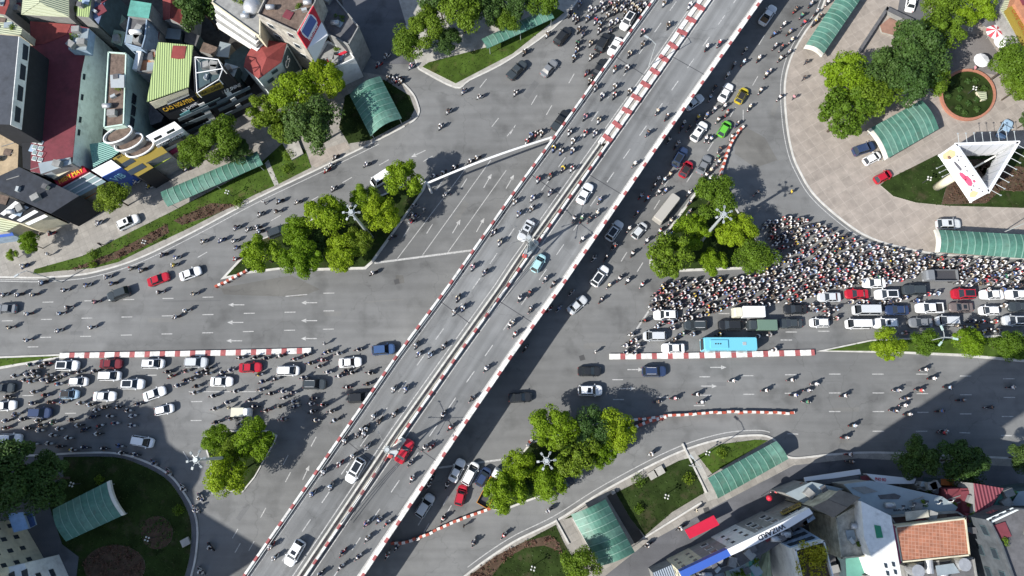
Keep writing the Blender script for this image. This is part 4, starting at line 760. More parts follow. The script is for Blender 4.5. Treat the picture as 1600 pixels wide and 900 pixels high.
B('E','n',207,[(690,125),(485,275),(145,355),(258,360),(130,420),(25,435),(20,545),(5,520),(730,805),(1110,200),(1170,180),(1240,145),(1340,105),(1380,85),(1185,315),(985,385),(975,440),(1000,455),(970,485),(850,580),(440,160),(495,80),(470,130)])
B('E','dl',237,[(1485,550),(1525,610),(1355,765),(1430,800)],DECK)
B('F','dl',237,[(20,355),(45,430),(125,400),(130,335),(165,215),(240,195),(262,20),(310,40),(380,35),(240,300),(320,150),(378,150)],DECK)
B('F','dr',57,[(770,120),(550,345),(535,425),(390,460),(438,460),(487,465),(443,590),(210,840),(260,870)],DECK)
B('F','e',55,[(810,320),(850,335),(783,430),(735,525),(920,295),(960,290),(890,260),(915,215),(955,220),(990,185),(640,625),(645,640),(590,705),(515,710),(755,680),(845,600),(925,540),(955,560),(990,560),(995,475),(1110,300),(1115,360),(1110,420),(1180,235),(1300,30),(1295,105),(1245,160),(1240,210),(1535,300),(675,835),(725,850),(610,880),(815,875),(1030,5),(1215,190),(1290,75)])
B('G','e',200,[(215,470),(230,490)])
B('H','w',195,[(20,40),(110,40),(205,40),(400,12),(595,85),(425,120),(375,158),(170,160),(60,245),(165,325),(360,265),(570,245),(1095,180),(1160,140),(995,25),(1210,35)])
B('H','j',12,[(1500,437),(1590,435),(190,480),(290,470),(260,490),(210,520),(170,540),(90,550),(215,545),(150,575),(270,575),(300,545),(190,585),(310,585),(360,560),(365,600),(410,540),(490,525),(590,520),(210,650),(280,670),(45,680),(200,720),(310,715),(395,715),(500,720),(560,730),(600,765),(650,745),(735,745),(580,805),(680,800),(795,765),(860,725),(825,800),(95,790),(135,820),(35,830),(235,830),(255,860),(330,840),(445,825),(165,875),(245,890),(365,880),(485,860),(525,885),(620,865),(715,845),(820,858),(30,875),(1045,525),(1070,550),(1160,520),(1240,530),(1290,505),(1300,535),(1160,578),(1200,565),(1110,610),(1225,615),(1215,655),(1330,675),(1340,755),(1420,715),(1470,645),(1385,530),(1440,515),(1560,700),(1440,815),(1350,840),(1510,845),(1590,740)])
B('I','j',10,[(435,405),(455,395),(515,410),(640,385),(60,440),(150,425),(240,445),(310,420),(335,470),(415,450),(395,490),(450,525),(520,550),(560,520),(600,530),(710,530),(295,560),(120,570),(40,585),(20,540),(30,635),(90,660),(170,645),(175,685),(230,655),(235,710),(245,740),(360,690),(345,722),(350,773),(415,730),(145,740),(60,765),(165,820),(375,825),(470,770),(490,828),(570,620),(695,600)])
B('I','dl',237,[(1262,60),(1240,145),(1295,120),(1000,355),(1018,410),(1090,415),(1175,360),(860,630),(935,630),(735,800),(770,830),(865,785),(660,885),(690,880)],DECK)
B('I','dr',57,[(1590,225),(1440,500),(1350,690),(1215,870),(1170,790)],DECK)
B('J','dr',57,[(50,60),(110,30),(115,130),(5,215),(20,285)],DECK)
B('J','c',50,[(85,375),(375,25),(295,125),(235,130),(560,70)])
B('J','q',185,[(830,205),(750,290),(745,335),(775,325),(715,360),(790,360),(715,400),(770,405),(910,240),(940,215),(1000,215),(1010,250),(1020,320),(1070,285),(1135,290),(1060,195),(1300,290),(1540,300)])
B('J','s',2,[(915,710),(1020,690),(1160,665),(1190,712),(1385,580),(1590,640)])
B('K','s',2,[(150,575),(170,670),(255,640),(300,600),(245,712),(485,672),(985,510),(1035,565),(815,640),(955,640),(865,690),(855,733),(795,768),(885,790),(1135,622),(1530,620),(1215,700),(1085,768),(1390,745),(540,860),(1110,893)])
B('K','q',185,[(45,385),(15,292),(280,110),(300,140),(375,140),(430,130),(350,110),(375,165),(430,190),(520,85),(590,85),(615,90),(720,90),(770,85),(820,75),(860,60),(930,80),(1060,35),(860,280),(1180,230),(1230,245),(1300,240),(1280,205),(1340,210),(1420,210),(1380,260),(1440,265),(1340,280),(1380,10),(1470,10),(1480,110),(1000,40)])
B('L','l',-5,[(105,100),(210,72),(300,70),(325,18),(420,35),(370,90),(450,110),(525,95),(605,12),(645,102),(745,85),(755,130),(840,140)]); B('L','l',-50,[(960,190),(1050,250),(1140,350),(1245,410),(1220,485),(1310,720),(1250,870)]); B('L','l',30,[(320,420)])
B('M','dl',237,[(635,15),(675,12),(555,55),(693,90),(605,150),(520,200),(420,250),(465,340),(350,385),(90,715),(115,785)],DECK)
B('M','dr',57,[(1055,95),(1095,95),(965,190),(975,290),(690,570),(770,550),(820,570),(695,665),(540,755),(640,780),(530,845),(400,890)],DECK)
B('M','c',60,[(1195,330),(1170,540),(1100,290),(1080,330),(820,770),(880,720),(1360,690),(1550,645)])
B('N','c',205,[(875,135),(230,490),(235,400),(1055,600),(850,705)])
B('O','s',0,[(490,35),(515,140),(1100,5),(520,185),(50,370)])
INDIV={'dl','dr','j','s','c','l','w'}
ZN={'dl':'left flyover deck','dr':'right flyover deck','j':'lower left jam','s':'lower right eastbound road','c':'road east of flyover','l':'shaded lawn bend','w':'upper left westbound road'}
FROM={'dl':'top','dr':'top','j':'left','s':'left','c':'left','l':'left','w':'left'}
ordn=lambda k:['first','second','third','fourth','fifth','sixth','seventh','eighth','ninth','tenth','eleventh','twelfth','thirteenth','fourteenth','fifteenth','sixteenth','seventeenth','eighteenth','nineteenth','twentieth'][k] if k<20 else (['twenty','thirty','forty','fifty'][(k-19)//10]+'-'+['first','second','third','fourth','fifth','sixth','seventh','eighth','ninth','tenth'][(k-20)%10] if k<60 else str(k+1)+'th')
print('BIKES',len(BIKES),'individual',sum(b[2] in INDIV for b in BIKES))
# looks
for b in BIKES:
    b+= [pick(BC,[6,4,.9,.7,2,2.5]),pick(SC,[9,4,1.0,1.4,.6,2,.35,.5,.15,1]),pick(HC,[5,3,.6,.5,1.5,.2]),bw_.randrange(3)]
special={tuple(tp('F',320,150)):('black','yellow','yellow')}
for b in BIKES:
    for k,v in special.items():
        if abs(b[0]-k[0])<1 and abs(b[1]-k[1])<1: b[5],b[6],b[7]=v
order={}
for z in INDIV:
    L=sorted([b for b in BIKES if b[2]==z],key=lambda b:b[1] if FROM[z]=='top' else b[0]); cnt={}; cnt2={}
    for b in L:
        k=(b[5],b[6]); cnt[k]=cnt.get(k,0)+1; b.append(cnt[k]-1)
SCM_proto=sco[0]; 
rider_meshes=[r[0] for r in rid]; helm_objs=[r[1].build('helmet') for r in rid]
bw_.seed(11)
crowd=[]
for b in BIKES:
    px,py,zn,ang,z=b[:5]; a=ang+bw_.gauss(0,6 if zn!='j' else 9); zc=z+.9; p=P(px,py,zc); an=wang(px,py,a,zc)
    if zn not in INDIV: crowd.append((p.x,p.y,an,b[5],b[6],b[7],b[8])); continue
    k=b[9]; tot=sum(1 for q in BIKES if q[2]==zn and q[5]==b[5] and q[6]==b[6])
    end=f"{ordn(k)} such pair from {'top' if FROM[zn]=='top' else 'left'}" if tot>1 else "the only such pair there"
    o=SCM_proto.copy(); C.objects.link(o); o.location=(p.x,p.y,z+.004); o.rotation_euler=(0,0,an); setcol(o,BCM[b[5]]); o.name='motorbike'
    tag(o,f"{b[5]} motorbike under {b[6].replace(' ','-')}-clad rider, {ZN[zn]}, {end}",'motorbike','motorbikes on the '+ZN[zn])
    r=bpy.data.objects.new('person',rider_meshes[b[8]]); C.objects.link(r); r.location=(p.x,p.y,z+.004); r.rotation_euler=(0,0,an); setcol(r,SCM[b[6]])
    tag(r,f"{b[6].replace(' ','-')}-clad rider on {b[5]} motorbike, {ZN[zn]}, {end}",'rider','riders on the '+ZN[zn])
    h=helm_objs[b[8]].copy(); C.objects.link(h); h.parent=r; setcol(h,HCM[b[7]]); h.name='helmet'
    h.material_slots[0].material=HCM[b[7]]
# the packed crowd at the right junction
CP=[(1016,484),(1024,452),(1040,441),(1130,436),(1188,428),(1215,402),(1205,372),(1192,352),(1215,338),(1262,344),(1300,360),(1340,378),(1395,390),(1465,402),(1600,412),(1640,415),(1640,446),(1510,446),(1440,424),(1420,440),(1345,445),(1290,452),(1262,470),(1225,474),(1200,477),(1150,474),(1115,488),(1070,500),(1062,480)]
exc=[(1471,430,24,10),(1366,442,18,8),(1169,488,24,10)]
pts=[]; br_=random.Random(5); cells={}
tries=0
while tries<80000:
    tries+=1; x=br_.uniform(1010,1640); y=br_.uniform(335,502)
    if not inpoly((x,y),CP) or any(abs(x-e[0])<e[2] and abs(y-e[1])<e[3] for e in exc): continue
    # sparser towards the right end and upper rim
    if x>1290 and br_.random()<.15: continue
    gn=math.sin(x*.061+y*.043)+math.sin(x*.023-y*.11+1.3)+.8*math.sin(x*.17+y*.09)
    if gn<-1.75 and br_.random()<.8: continue
    if not (inpoly((x,y+6),CP) and inpoly((x,y-6),CP)) and br_.random()<.35: continue
    u=x*.966+y*.26; v=-x*.26+y*.966; ok=True; ci,cj=int(u//14),int(v//7)
    for i in (-1,0,1):
        for j in (-1,0,1):
            for (uu,vv) in cells.get((ci+i,cj+j),()):
                if ((u-uu)/11.2)**2+((v-vv)/5.4)**2<1: ok=False
    if ok:
        cells.setdefault((ci,cj),[]).append((u,v)); pts.append((x,y))
print('crowd',len(pts))
for x,y in pts:
    p=P(x,y,.9); crowd.append((p.x,p.y,wang(x,y,195+br_.gauss(0,7) if x<1300 else 190+br_.gauss(0,6)),pick(BC,[6,6,1.3,.9,2.5,3]),pick(SC,[11,5,1.2,1.6,1.3,2.2,.4,1.2,.4,1.2]),pick(HC,[6,3.5,.6,.4,1.5,.3]),bw_.randrange(3)))
def merged(name,items,label,cat):   # items: (mesh data, x,y,angle, [materials by slot])
    V=[];F_=[];Lt=[];Mi=[];mats=[];off=0
    cache={}
    for me,x,y,a,ms in items:
        if me.name not in cache:
            v=np.empty(len(me.vertices)*3); me.vertices.foreach_get('co',v); lv=np.empty(len(me.loops),int); me.loops.foreach_get('vertex_index',lv); lt=np.empty(len(me.polygons),int); me.polygons.foreach_get('loop_total',lt); mi=np.empty(len(me.polygons),int); me.polygons.foreach_get('material_index',mi); cache[me.name]=(v.reshape(-1,3),lv,lt,mi)
        v,lv,lt,mi=cache[me.name]; c,s=math.cos(a),math.sin(a)
        q=np.stack([v[:,0]*c-v[:,1]*s+x,v[:,0]*s+v[:,1]*c+y,v[:,2]+.004],1); V.append(q); F_.append(lv+off); off+=len(v); Lt.append(lt)
        idx=[]
        for m in ms:
            if m not in mats: mats.append(m)
            idx.append(mats.index(m))
        Mi.append(np.array(idx)[mi])
    V=np.concatenate(V);F_=np.concatenate(F_);Lt=np.concatenate(Lt);Mi=np.concatenate(Mi)
    me=bpy.data.meshes.new(name); me.vertices.add(len(V)); me.vertices.foreach_set('co',V.ravel()); me.loops.add(len(F_)); me.loops.foreach_set('vertex_index',F_); me.polygons.add(len(Lt)); me.polygons.foreach_set('loop_start',np.concatenate([[0],np.cumsum(Lt)[:-1]])); me.polygons.foreach_set('loop_total',Lt)
    for m in mats: me.materials.append(m)
    me.polygons.foreach_set('material_index',Mi); me.update(); me.validate(); o=bpy.data.objects.new(name,me); C.objects.link(o); tag(o,label,cat,kind='stuff')
sm=SCM_proto.data; sms=list(sm.materials)
merged('motorbike_crowd',[(sm,x,y,a,[BCM[bc]]+sms[1:]) for x,y,a,bc,scn,hc,k in crowd],'dense mass of motorbikes packed at the right junction and along the upper roads','motorbikes')
it=[]
for x,y,a,bc,scn,hc,k in crowd:
    me=rider_meshes[k]; it.append((me,x,y,a,[SCM[scn]]+list(me.materials)[1:])); hm=helm_objs[k].data; it.append((hm,x,y,a,[HCM[hc]]+list(hm.materials)[1:]))
merged('crowd',it,'dense mass of helmeted riders sitting on the packed motorbikes','riders')
# people on foot
def person(px,py,ang,shirt,label,z=.12):
    V=[];E=[];RD=[]
    def n(p,r,par=None): V.append(p); RD.append(r); i=len(V)-1; (E.append((par,i)) if par is not None else None); return i
    pel=n((0,0,.92),(.13,.15)); w=n((0,0,1.1),(.11,.13),pel); ch=n((0,0,1.3),(.12,.17),w); nk=n((0,0,1.47),(.055,.055),ch); hd=n((.02,0,1.58),(.09,.085),nk); n((.02,0,1.68),(.08,.075),hd)
    for s in (-1,1):
        sh=n((0,s*.19,1.38),(.06,.06),ch); el=n((-.05*s,s*.25,1.12),(.045,.045),sh); n((.1*s+.05,s*.25,.88),(.035,.035),el)
        hp=n((0,s*.09,.86),(.085,.085),pel); kn=n((.10*s+.03,s*.10,.48),(.06,.06),hp); an=n((.18*s-.03,s*.10,.08),(.04,.04),kn); n((.18*s+.12,s*.11,.04),(.04,.03),an)
    me=bpy.data.meshes.new('p'); me.from_pydata(V,E,[]); o=bpy.data.objects.new('p',me); C.objects.link(o); md=o.modifiers.new('s','SKIN')
    for i,r in enumerate(RD): me.skin_vertices[0].data[i].radius=r
    me.skin_vertices[0].data[0].use_root=True
    m2=bpy.data.meshes.new_from_object(o.evaluated_get(bpy.context.evaluated_depsgraph_get())); bpy.data.objects.remove(o)
    for m in (SCM[shirt],MATS['trousers_dark'],MATS['skin']): m2.materials.append(m)
    for p in m2.polygons: p.material_index=2 if p.center.z>1.45 or (abs(p.center.y)>.2 and p.center.z<1.05 and p.center.z>.8) else (1 if p.center.z<.95 else 0)
    b=P(px,py,z+.8); q=bpy.data.objects.new('person',m2); C.objects.link(q); q.location=(b.x,b.y,z); q.rotation_euler=(0,0,wang(px,py,ang)); tag(q,label,'person')
    h=MB(); h.dome((.0,0,1.62),.115,mat('hair',(.02,.015,.012),.7),8,4); h.build('hair',q)
for a in ((1236,300,0,'yellow','traffic officer in a yellow vest standing alone on the asphalt',.0),(1240,152,40,'pink','pedestrian in pink on the plaza kerb below the top right shed',.12),(1256,122,200,'dark','pedestrian in dark clothes walking on the upper plaza',.12),(1259,97,20,'dark','pedestrian in dark clothes on the plaza near the top right shed',.12),(412,316,90,'white','pedestrian in white at the roadside kerb above the left island',0),(75,397,0,'white','pedestrian in white on the far left pavement',.12),(157,382,30,'dark','person in dark clothes by the left verge edge',.12),(507,537,0,'white','person in white standing at the median tip left of the flyover',0),(930,550,0,'white','person in white standing alone right of the flyover',0),(662,327,10,'white','person in white resting beside the left island kerb',0),(1444,48,0,'white','person in white beside the parked car at the top right',.12),(358,637,0,'cream','person in a light top behind the tiny cargo truck',0),(1088,797,0,'cream','pedestrian in a cream top on the side street pavement',.126),(725,822,0,'dark','person in dark clothes standing by the curved plastic barrier',0),(1522,107,0,'pink','person in pink under the umbrellas at the top right',.12)):
    person(*a[:5],z=a[5])
for o in sco+helm_objs: bpy.data.objects.remove(o)
# ---------------------------------------------------------------- buildings
winm=mat('window_glass',(.03,.04,.05),.15,spec=.6); framem=mat('window_frame',(.55,.56,.55),.5)
def M_(n,c,**k):
    m=mat(n,c,k.pop('r',.85),k.pop('var',.2),k.pop('scale',1.1),**k); speckle(m,tuple(x*.42+.01 for x in c),.45,.5,.72,.65); return m
slate=M_('roof_slate',(.055,.062,.075)); redr=M_('roof_red',(.21,.045,.04),var=.18); redd=M_('roof_dark_red',(.15,.035,.045),var=.15); limer=mat('roof_lime',(.30,.38,.16),.55,wave=(R(5),.4)); creamr=mat('roof_pale_green',(.35,.38,.26),.6,wave=(R(80),.4)); tealr=M_('roof_teal',(.10,.30,.25)); dgrey=M_('roof_grey_flat',(.10,.10,.105),var=.25); brownr=M_('roof_brown_dirty',(.13,.095,.075),var=.45,scale=1.6); bluer=M_('roof_blue',(.14,.18,.28)); orng=M_('terrace_orange',(.40,.18,.10)); sand=M_('terrace_sand',(.36,.28,.18)); metalr=mat('roof_metal',(.30,.35,.37),.45,.1,.6,metal=.3); tilew=M_('wall_white',(.66,.67,.65),var=.10); wteal=M_('wall_teal_grey',(.62,.67,.66),var=.12); wmint=M_('wall_mint',(.52,.67,.58),var=.1); wgrey=M_('wall_grey',(.24,.24,.23),var=.2); wblack=M_('wall_black',(.018,.02,.024),var=.2); wcream=M_('wall_cream',(.55,.51,.38),var=.12); wyel=M_('wall_yellow',(.52,.46,.03)); wblue=M_('wall_blue_grey',(.25,.33,.42)); wdark=M_('wall_dark_teal',(.05,.08,.09)); wpatch=M_('wall_stained',(.38,.36,.28),var=.45,scale=1.1); whgreen=M_('roof_pale_hip',(.30,.38,.28)); signr=mat('sign_red',(.45,.02,.04),.5); signy=mat('sign_yellow',(.22,.165,.03),.5); signl=mat('sign_lime',(.38,.46,.06),.5); signb=mat('sign_blue',(.04,.10,.38),.5); signw=mat('sign_white',(.7,.7,.7),.5); signo=mat('sign_orange',(.5,.16,.04),.5); signk=mat('sign_black',(.02,.02,.022),.5); signm=mat('sign_magenta',(.38,.04,.14),.5); signg=mat('sign_glass',(.2,.27,.27),.3); letr=mat('letter_yellow',(.75,.45,.05),.5); letw=mat('letter_white',(.75,.75,.75),.5); letk=mat('letter_black',(.02,.02,.025),.5); letred=mat('letter_red',(.55,.05,.06),.5)
tank=mat('tank_steel',(.42,.43,.44),.45,.15,2,metal=.5)
class Bld: pass
def bld(px,h,roof,wall,label,parapet=None,gable=None,z0=.1,win=None,clutter=0,cat='building',name='building',over=0,h0=None,hip=False):
    b=Bld(); b.p=[P(x,y,h) for x,y in px]; a=sum(b.p[i].x*b.p[(i+1)%len(px)].y-b.p[(i+1)%len(px)].x*b.p[i].y for i in range(len(px)))
    if a<0: b.p=b.p[::-1]; px=px[::-1]
    b.px=px; b.h=h; c=sum(b.p,Vector())/len(b.p); b.c=c; b.root=empty(name,(0,0,0),label=label,cat=cat); b.z0=z0
    poly=[(p.x,p.y) for p in b.p]; mb=MB(); mb.prism(poly,z0 if h0 is None else h0,h-.02,wall); mb.build('wall',b.root)
    mb=MB()
    if gable is not None:   # ridge between midpoints of two opposite edges
        i,dz=gable; n=len(b.p); e=[b.p[(i+k)%n] for k in range(4)]; ov=.25
        m0=(e[0]+e[1])/2+Vector((0,0,dz)); m1=(e[2]+e[3])/2+Vector((0,0,dz))
        if hip: m0,m1=m0.lerp(m1,.25)+Vector((0,0,0)),m1.lerp(m0,.25)
        ex=[(q+(q-c)*(ov/(q-c).length)) for q in e]; 
        for quad in ((ex[0],m0,m1,ex[3]),(ex[1],ex[2],m1,m0)):
            n_=(quad[1]-quad[0]).cross(quad[3]-quad[0]).normalized()*.12; n_=n_ if n_.z>0 else -n_
            mb.loft([[q for q in quad],[q+n_ for q in quad]],roof)
        for tri in ((ex[0],ex[1],m0),(ex[2],ex[3],m1)): mb.add(tri,[(0,1,2)],roof if hip else wall)
    else:
        q=[(c.x+(p.x-c.x)*(1+over/max(1,(p-c).length)),c.y+(p.y-c.y)*(1+over/max(1,(p-c).length))) for p in b.p]
        mb.prism(q,h-.015 if not over else h-.12,h+.06,roof,bottom=bool(over))
    mb.build('roof',b.root)
    if parapet:
        mb=MB(); n=len(b.p)
        for i in range(n):
            p,q=b.p[i],b.p[(i+1)%n]; d=(q-p); an=math.atan2(d.y,d.x); nx,ny=-math.sin(an)*.1,math.cos(an)*.1
            mb.box(((p.x+q.x)/2+nx,(p.y+q.y)/2+ny,h+.06+parapet/2),(d.length+.01*i,.2,parapet),wall,rz=an)
        mb.build('parapet',b.root)
    # windows on walls that face the open ground under the camera
    if win:
        mats_,fl,sp=win[0],win[1],win[2]; edges=win[3] if len(win)>3 else None; n=len(b.p)
        for i in range(n):
            p,q=b.p[i],b.p[(i+1)%n]; d=q-p; L=d.length; nr=Vector((d.y,-d.x,0)).normalized()
            mid_=(p+q)/2
            if edges is None and nr.dot(Vector((-mid_.x,-mid_.y,0)).normalized())<.25: continue
            if edges is not None and i not in edges: continue
            k=int(L/sp); an=math.atan2(d.y,d.x)
            for f in range(int((h-1.2)/fl)):
                z=h-1.6-f*fl
                for j in range(k):
                    s=(j+.5)/k*L; w=p+d.normalized()*s; w=Vector((w.x,w.y,z)); mb=MB(); mb.box(w+nr*.03,(sp*.5,.1,1.3),mats_[0],rz=an); mb.box(w+nr*.06,(sp*.5-.22,.08,1.1),mats_[1],rz=an); mb.build('window',b.root)
    if name=='building' and h>=5 and gable is None: clutter+=3+int(len(b.p)>4)
    for k in range(clutter):
        s,t=random.random(),random.random(); e=b.p; q=c+(e[k%len(e)].lerp(e[(k+1)%len(e)],t)-c)*(.2+.5*s); ty=random.random(); mb=MB(); rz_=math.atan2((e[1]-e[0]).y,(e[1]-e[0]).x)
        if k>=clutter-3 and ty<.75:
            tt=random.random()
            if tt<.35: mb.box((q.x,q.y,h+.16),(1.2+s,.9+t,.14),random.choice((metalr,dgrey,redd,brownr,wblue)),rz=rz_+random.gauss(0,.1)); mb.build('roof_sheet',b.root)
            elif tt<.55: mb.tube([(q.x-1.1,q.y-.4,h+.15),(q.x+1.1,q.y+.3,h+.15)],.07,wgrey,5); mb.build('pipe',b.root)
            elif tt<.75: mb.box((q.x,q.y,h+.5),(.7,.7,.9),random.choice((wgrey,wcream,wblue)),rz=rz_); mb.box((q.x,q.y,h+1.0),(.9,.9,.08),dgrey,rz=rz_); mb.build('vent_box',b.root)
            else:
                o_=leafcloud('roof_plant',[(q.x+random.gauss(0,.25),q.y+random.gauss(0,.25),h+.35,.35) for _ in range(4)],40,.1,LEAF_M,b.root)
            continue
        if ty<.45: mb.box((q.x,q.y,h+.35),(.9,.5,.6),grey_metal,rz=random.random()*3); mb.build('air_conditioner',b.root)
        elif ty<.75: mb.tube([(q.x-.7,q.y,h+.6),(q.x+.7,q.y,h+.6)],.45,tank,12); mb.build('water_tank',b.root,True)
        else: mb.box((q.x,q.y,h+.5),(1.4,1.1,.9),wgrey,rz=random.random()*3); mb.build('roof_hut',b.root)
    return b
def plane_pts(b,i,quad,out=.12):
    n=len(b.p)
    if i is None:   # choose the edge whose plane gives the widest plausible hit
        qc=(sum(x for x,y in quad)/4,sum(y for x,y in quad)/4); best=None
        for k in range(n):
            p,q=b.p[k],b.p[(k+1)%n]; d=(q-p).normalized(); nr=Vector((d.y,-d.x,0)); r=ray(*qc); dn=r.dot(nr)
            if dn>=-1e-4: continue
            t=(p-CAM).dot(nr)/dn; h=CAM+r*t; s=(h-p).dot(d); L=(q-p).length
            err=max(0,-s,s-L)+max(0,-h.z,h.z-b.h-2)
            if best is None or err<best[0]: best=(err,k)
        i=best[1]
    p,q=b.p[i],b.p[(i+1)%n]; d=(q-p).normalized(); nr=Vector((d.y,-d.x,0)); o=p+nr*out; res=[]
    for x,y in quad:
        r=ray(x,y); t=(o-CAM).dot(nr)/r.dot(nr); res.append(CAM+r*t)
    return res,nr,d
def tomesh(o):
    bpy.context.view_layer.update(); me=bpy.data.meshes.new_from_object(o.evaluated_get(bpy.context.evaluated_depsgraph_get())); n=bpy.data.objects.new('lettering',me); C.objects.link(n); n.parent=o.parent; mw=o.matrix_world.copy(); bpy.data.objects.remove(o); n.name='lettering'; bpy.context.view_layer.update(); n.matrix_world=mw; return n
def text_on(parent,c,xdir,ydir,nr,txt,width,height,m,name='lettering'):
    cu=bpy.data.curves.new(name,'FONT'); cu.body=txt; cu.align_x='CENTER'; cu.align_y='CENTER'; cu.extrude=.02; cu.resolution_u=2; cu.offset=.012; cu.materials.append(m)
    o=bpy.data.objects.new(name,cu); C.objects.link(o); o.parent=parent; bpy.context.view_layer.update(); dm=o.dimensions; cu.size=1
    sx=width/max(dm.x,.01); sy=height/max(dm.y,.01); x=xdir.normalized(); y=ydir.normalized(); z=x.cross(y)
    o.matrix_world=Matrix.Translation(c)@Matrix((( x.x,y.x,z.x,0),(x.y,y.y,z.y,0),(x.z,y.z,z.z,0),(0,0,0,1)))@Matrix.Diagonal((sx,sy,1,1)); return tomesh(o)
def sign(b,quad,m,txt=None,lm=None,i=None,out=.15,th=.12,name='sign_board',fill=.8,tw=.85):
    pts,nr,d=plane_pts(b,i,quad,out); mb=MB(); mb.loft([[v-nr*th for v in pts],[v for v in pts]],m); o=mb.build(name,b.root)
    if txt:
        c=sum(pts,Vector())/4+nr*.03; X=(pts[1]-pts[0]+pts[2]-pts[3])/2; Y=(pts[3]-pts[0]+pts[2]-pts[1])/2
        L=txt.split('\n'); text_on(o,c,X,Y-X*(Y.dot(X)/X.dot(X)),nr,txt,X.length*tw,Y.length*fill,lm)
    return o
def flat(b,px,z,m,name='roof_panel',th=.08):
    mb=MB(); mb.prism(pw(px,z),z-th,z,m,bottom=True); return mb.build(name,b.root)
W2=(framem,winm)
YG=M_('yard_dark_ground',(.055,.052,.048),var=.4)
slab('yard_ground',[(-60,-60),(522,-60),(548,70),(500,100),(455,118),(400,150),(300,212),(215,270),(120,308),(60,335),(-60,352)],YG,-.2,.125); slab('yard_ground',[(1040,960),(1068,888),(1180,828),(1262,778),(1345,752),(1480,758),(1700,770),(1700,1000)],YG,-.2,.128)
# --- top left quarter
b1=bld([(-30,52),(30,57),(17,195),(-30,193)],15,slate,wblack,'dark slate roofed building with a white window strip at the left edge',clutter=-9)
for k,(a,c_) in enumerate((((30,57),(26,92)),((26,92),(23,126)),((23,126),(20,160)),((20,160),(17,195)))):
    pass
sign(b1,[(34,203),(47,68),(30,57),(17,195)][0:4],tilew,i=None,name='window_strip')
for q in ([(46,90),(33,98),(0,0),(0,0)],): pass
for (x0,y0) in ((39,81),(35,112),(31,145),(27,178)): sign(b1,[(x0-4,y0+11),(x0+4,y0+14) ,(x0+6,y0-8),(x0-2,y0-13)],winm,out=.22,name='window')
b2=bld([(47,34),(111,38),(139,44),(135,77),(127,115),(113,256),(70,272),(48,268),(50,150)],7.5,redd,wteal,'long dark red roofed hall with pale teal side wall',clutter=-9)
for (x,y) in ((130,118),(127,150),(124,185),(122,205)): sign(b2,[(x,y+6),(x+3,y+7),(x+4,y-2),(x+1,y-3)],winm,name='window')
flat(b2,[(47,33),(111,38),(104,54),(70,68),(50,70)],7.62,redr)
b2b=bld([(115,42),(139,45),(135,78),(107,77)],9.5,metalr,wblue,'small pale metal rooftop house beside the long dark red roof',z0=7.6,clutter=2)
b4=bld([(170,82),(199,84),(195,196),(163,201)],10,brownr,wmint,'narrow brown roofed house with mint green side wall and dirty terrace',parapet=.25,clutter=4)
for (x,y) in ((206,152),(205,170),(203,188)): sign(b4,[(x,y+9),(x+6,y+12),(x+8,y-2),(x+2,y-7)],winm,name='window')
flat(b4,[(172,117),(194,117),(194,137),(173,137)],10.9,grey_metal,'roof_frame')
b5=bld([(221,80),(246,80),(246,113),(217,115)],8,orng,wgrey,'small orange terrace house against the lime roof',parapet=.5)
mb=MB(); c=P(214,94,9); mb.box((c.x,c.y,8.6),(.9,3.6,.9),white,rz=-.1); mb.build('white_tank',b5.root)
b6=bld([(248,68),(300,73),(293,134),(231,157)],12.5,limer,wblack,'tall black shop house with lime green corrugated roof',over=.3,clutter=-9)
flat(b6,[(270,71),(291,72),(288,91),(278,92),(267,90)],12.66,redr)
sign(b6,[(256,177),(304,158),(302,151),(253,169)],signk,'CAO NGUYEN',letr,fill=.75,tw=.95)
sign(b6,[(243,170),(295,148),(294,138),(234,161)],wcream,name='fascia')
sign(b6,[(262,164),(296,149),(294,145),(260,159)],framem,name='window')
sign(b6,[(284,178),(312,162),(310,158),(282,172)],wblack,'LB SHINE',letw,fill=.7)
for k in range(3): sign(b6,[(317+7*k-2,171+10*k),(324+7*k,167+10*k),(319+7*k,160+10*k),(312+7*k-2,164+10*k)],framem,out=.3,name='window')
sign(b6,[(284,186),(300,178),(296,172),(281,180)],mat('sign_teal',(.1,.25,.27),.4),out=.3)
for qs in ([(280,190),(330,168),(328,164),(278,186)],[(285,200),(332,180),(330,176),(283,196)],[(290,211),(334,191),(332,187),(288,207)]): sign(b6,qs,mat('balcony_slate',(.10,.13,.15),.5),out=.5,name='balcony_edge')
b7=bld([(303,90),(341,92),(348,106),(346,124),(306,146)],12,wdark,wblack,'black shop house with open roof terrace of white frames',parapet=.4)
sign(b7,[(309,153),(350,137),(346,129),(306,146)],signy,'TRA - CAFE',signk,fill=.5)
sign(b7,[(350,147),(379,134),(376,129),(347,142)],wblack,'LB SHINE',letw,fill=.7)
for k in range(3): sign(b7,[(357+8*k,152+10*k),(364+8*k,148+10*k),(359+8*k,142+10*k),(352+8*k,146+10*k)],framem,out=.3,name='window')
for k in range(4): sign(b7,[(300+k*16,176+k*1),(345+k*12,155+k*3),(344+k*12,153+k*3),(299+k*16,174+k*1)],wdark,out=.5,name='balcony_edge') if k<2 else None
for qs in ([(340,164),(392,139),(390,135),(338,160)],[(343,175),(396,150),(394,146),(341,171)],[(346,186),(398,162),(396,158),(344,182)]): sign(b7,qs,MATS['balcony_slate'],out=.5,name='balcony_edge')
mb=MB(); q=[P(x,y,13.6) for x,y in ((305,89),(341,93),(348,107),(342,124),(308,145))]
for i in range(5):
    mb.tube([q[i],q[(i+1)%5]],.09,white,5); mb.tube([q[i],(q[i].x,q[i].y,12)],.09,white,5)
mb.tube([q[0].lerp(q[4],.45),q[2]],.08,white,5); mb.build('terrace_frame',b7.root)
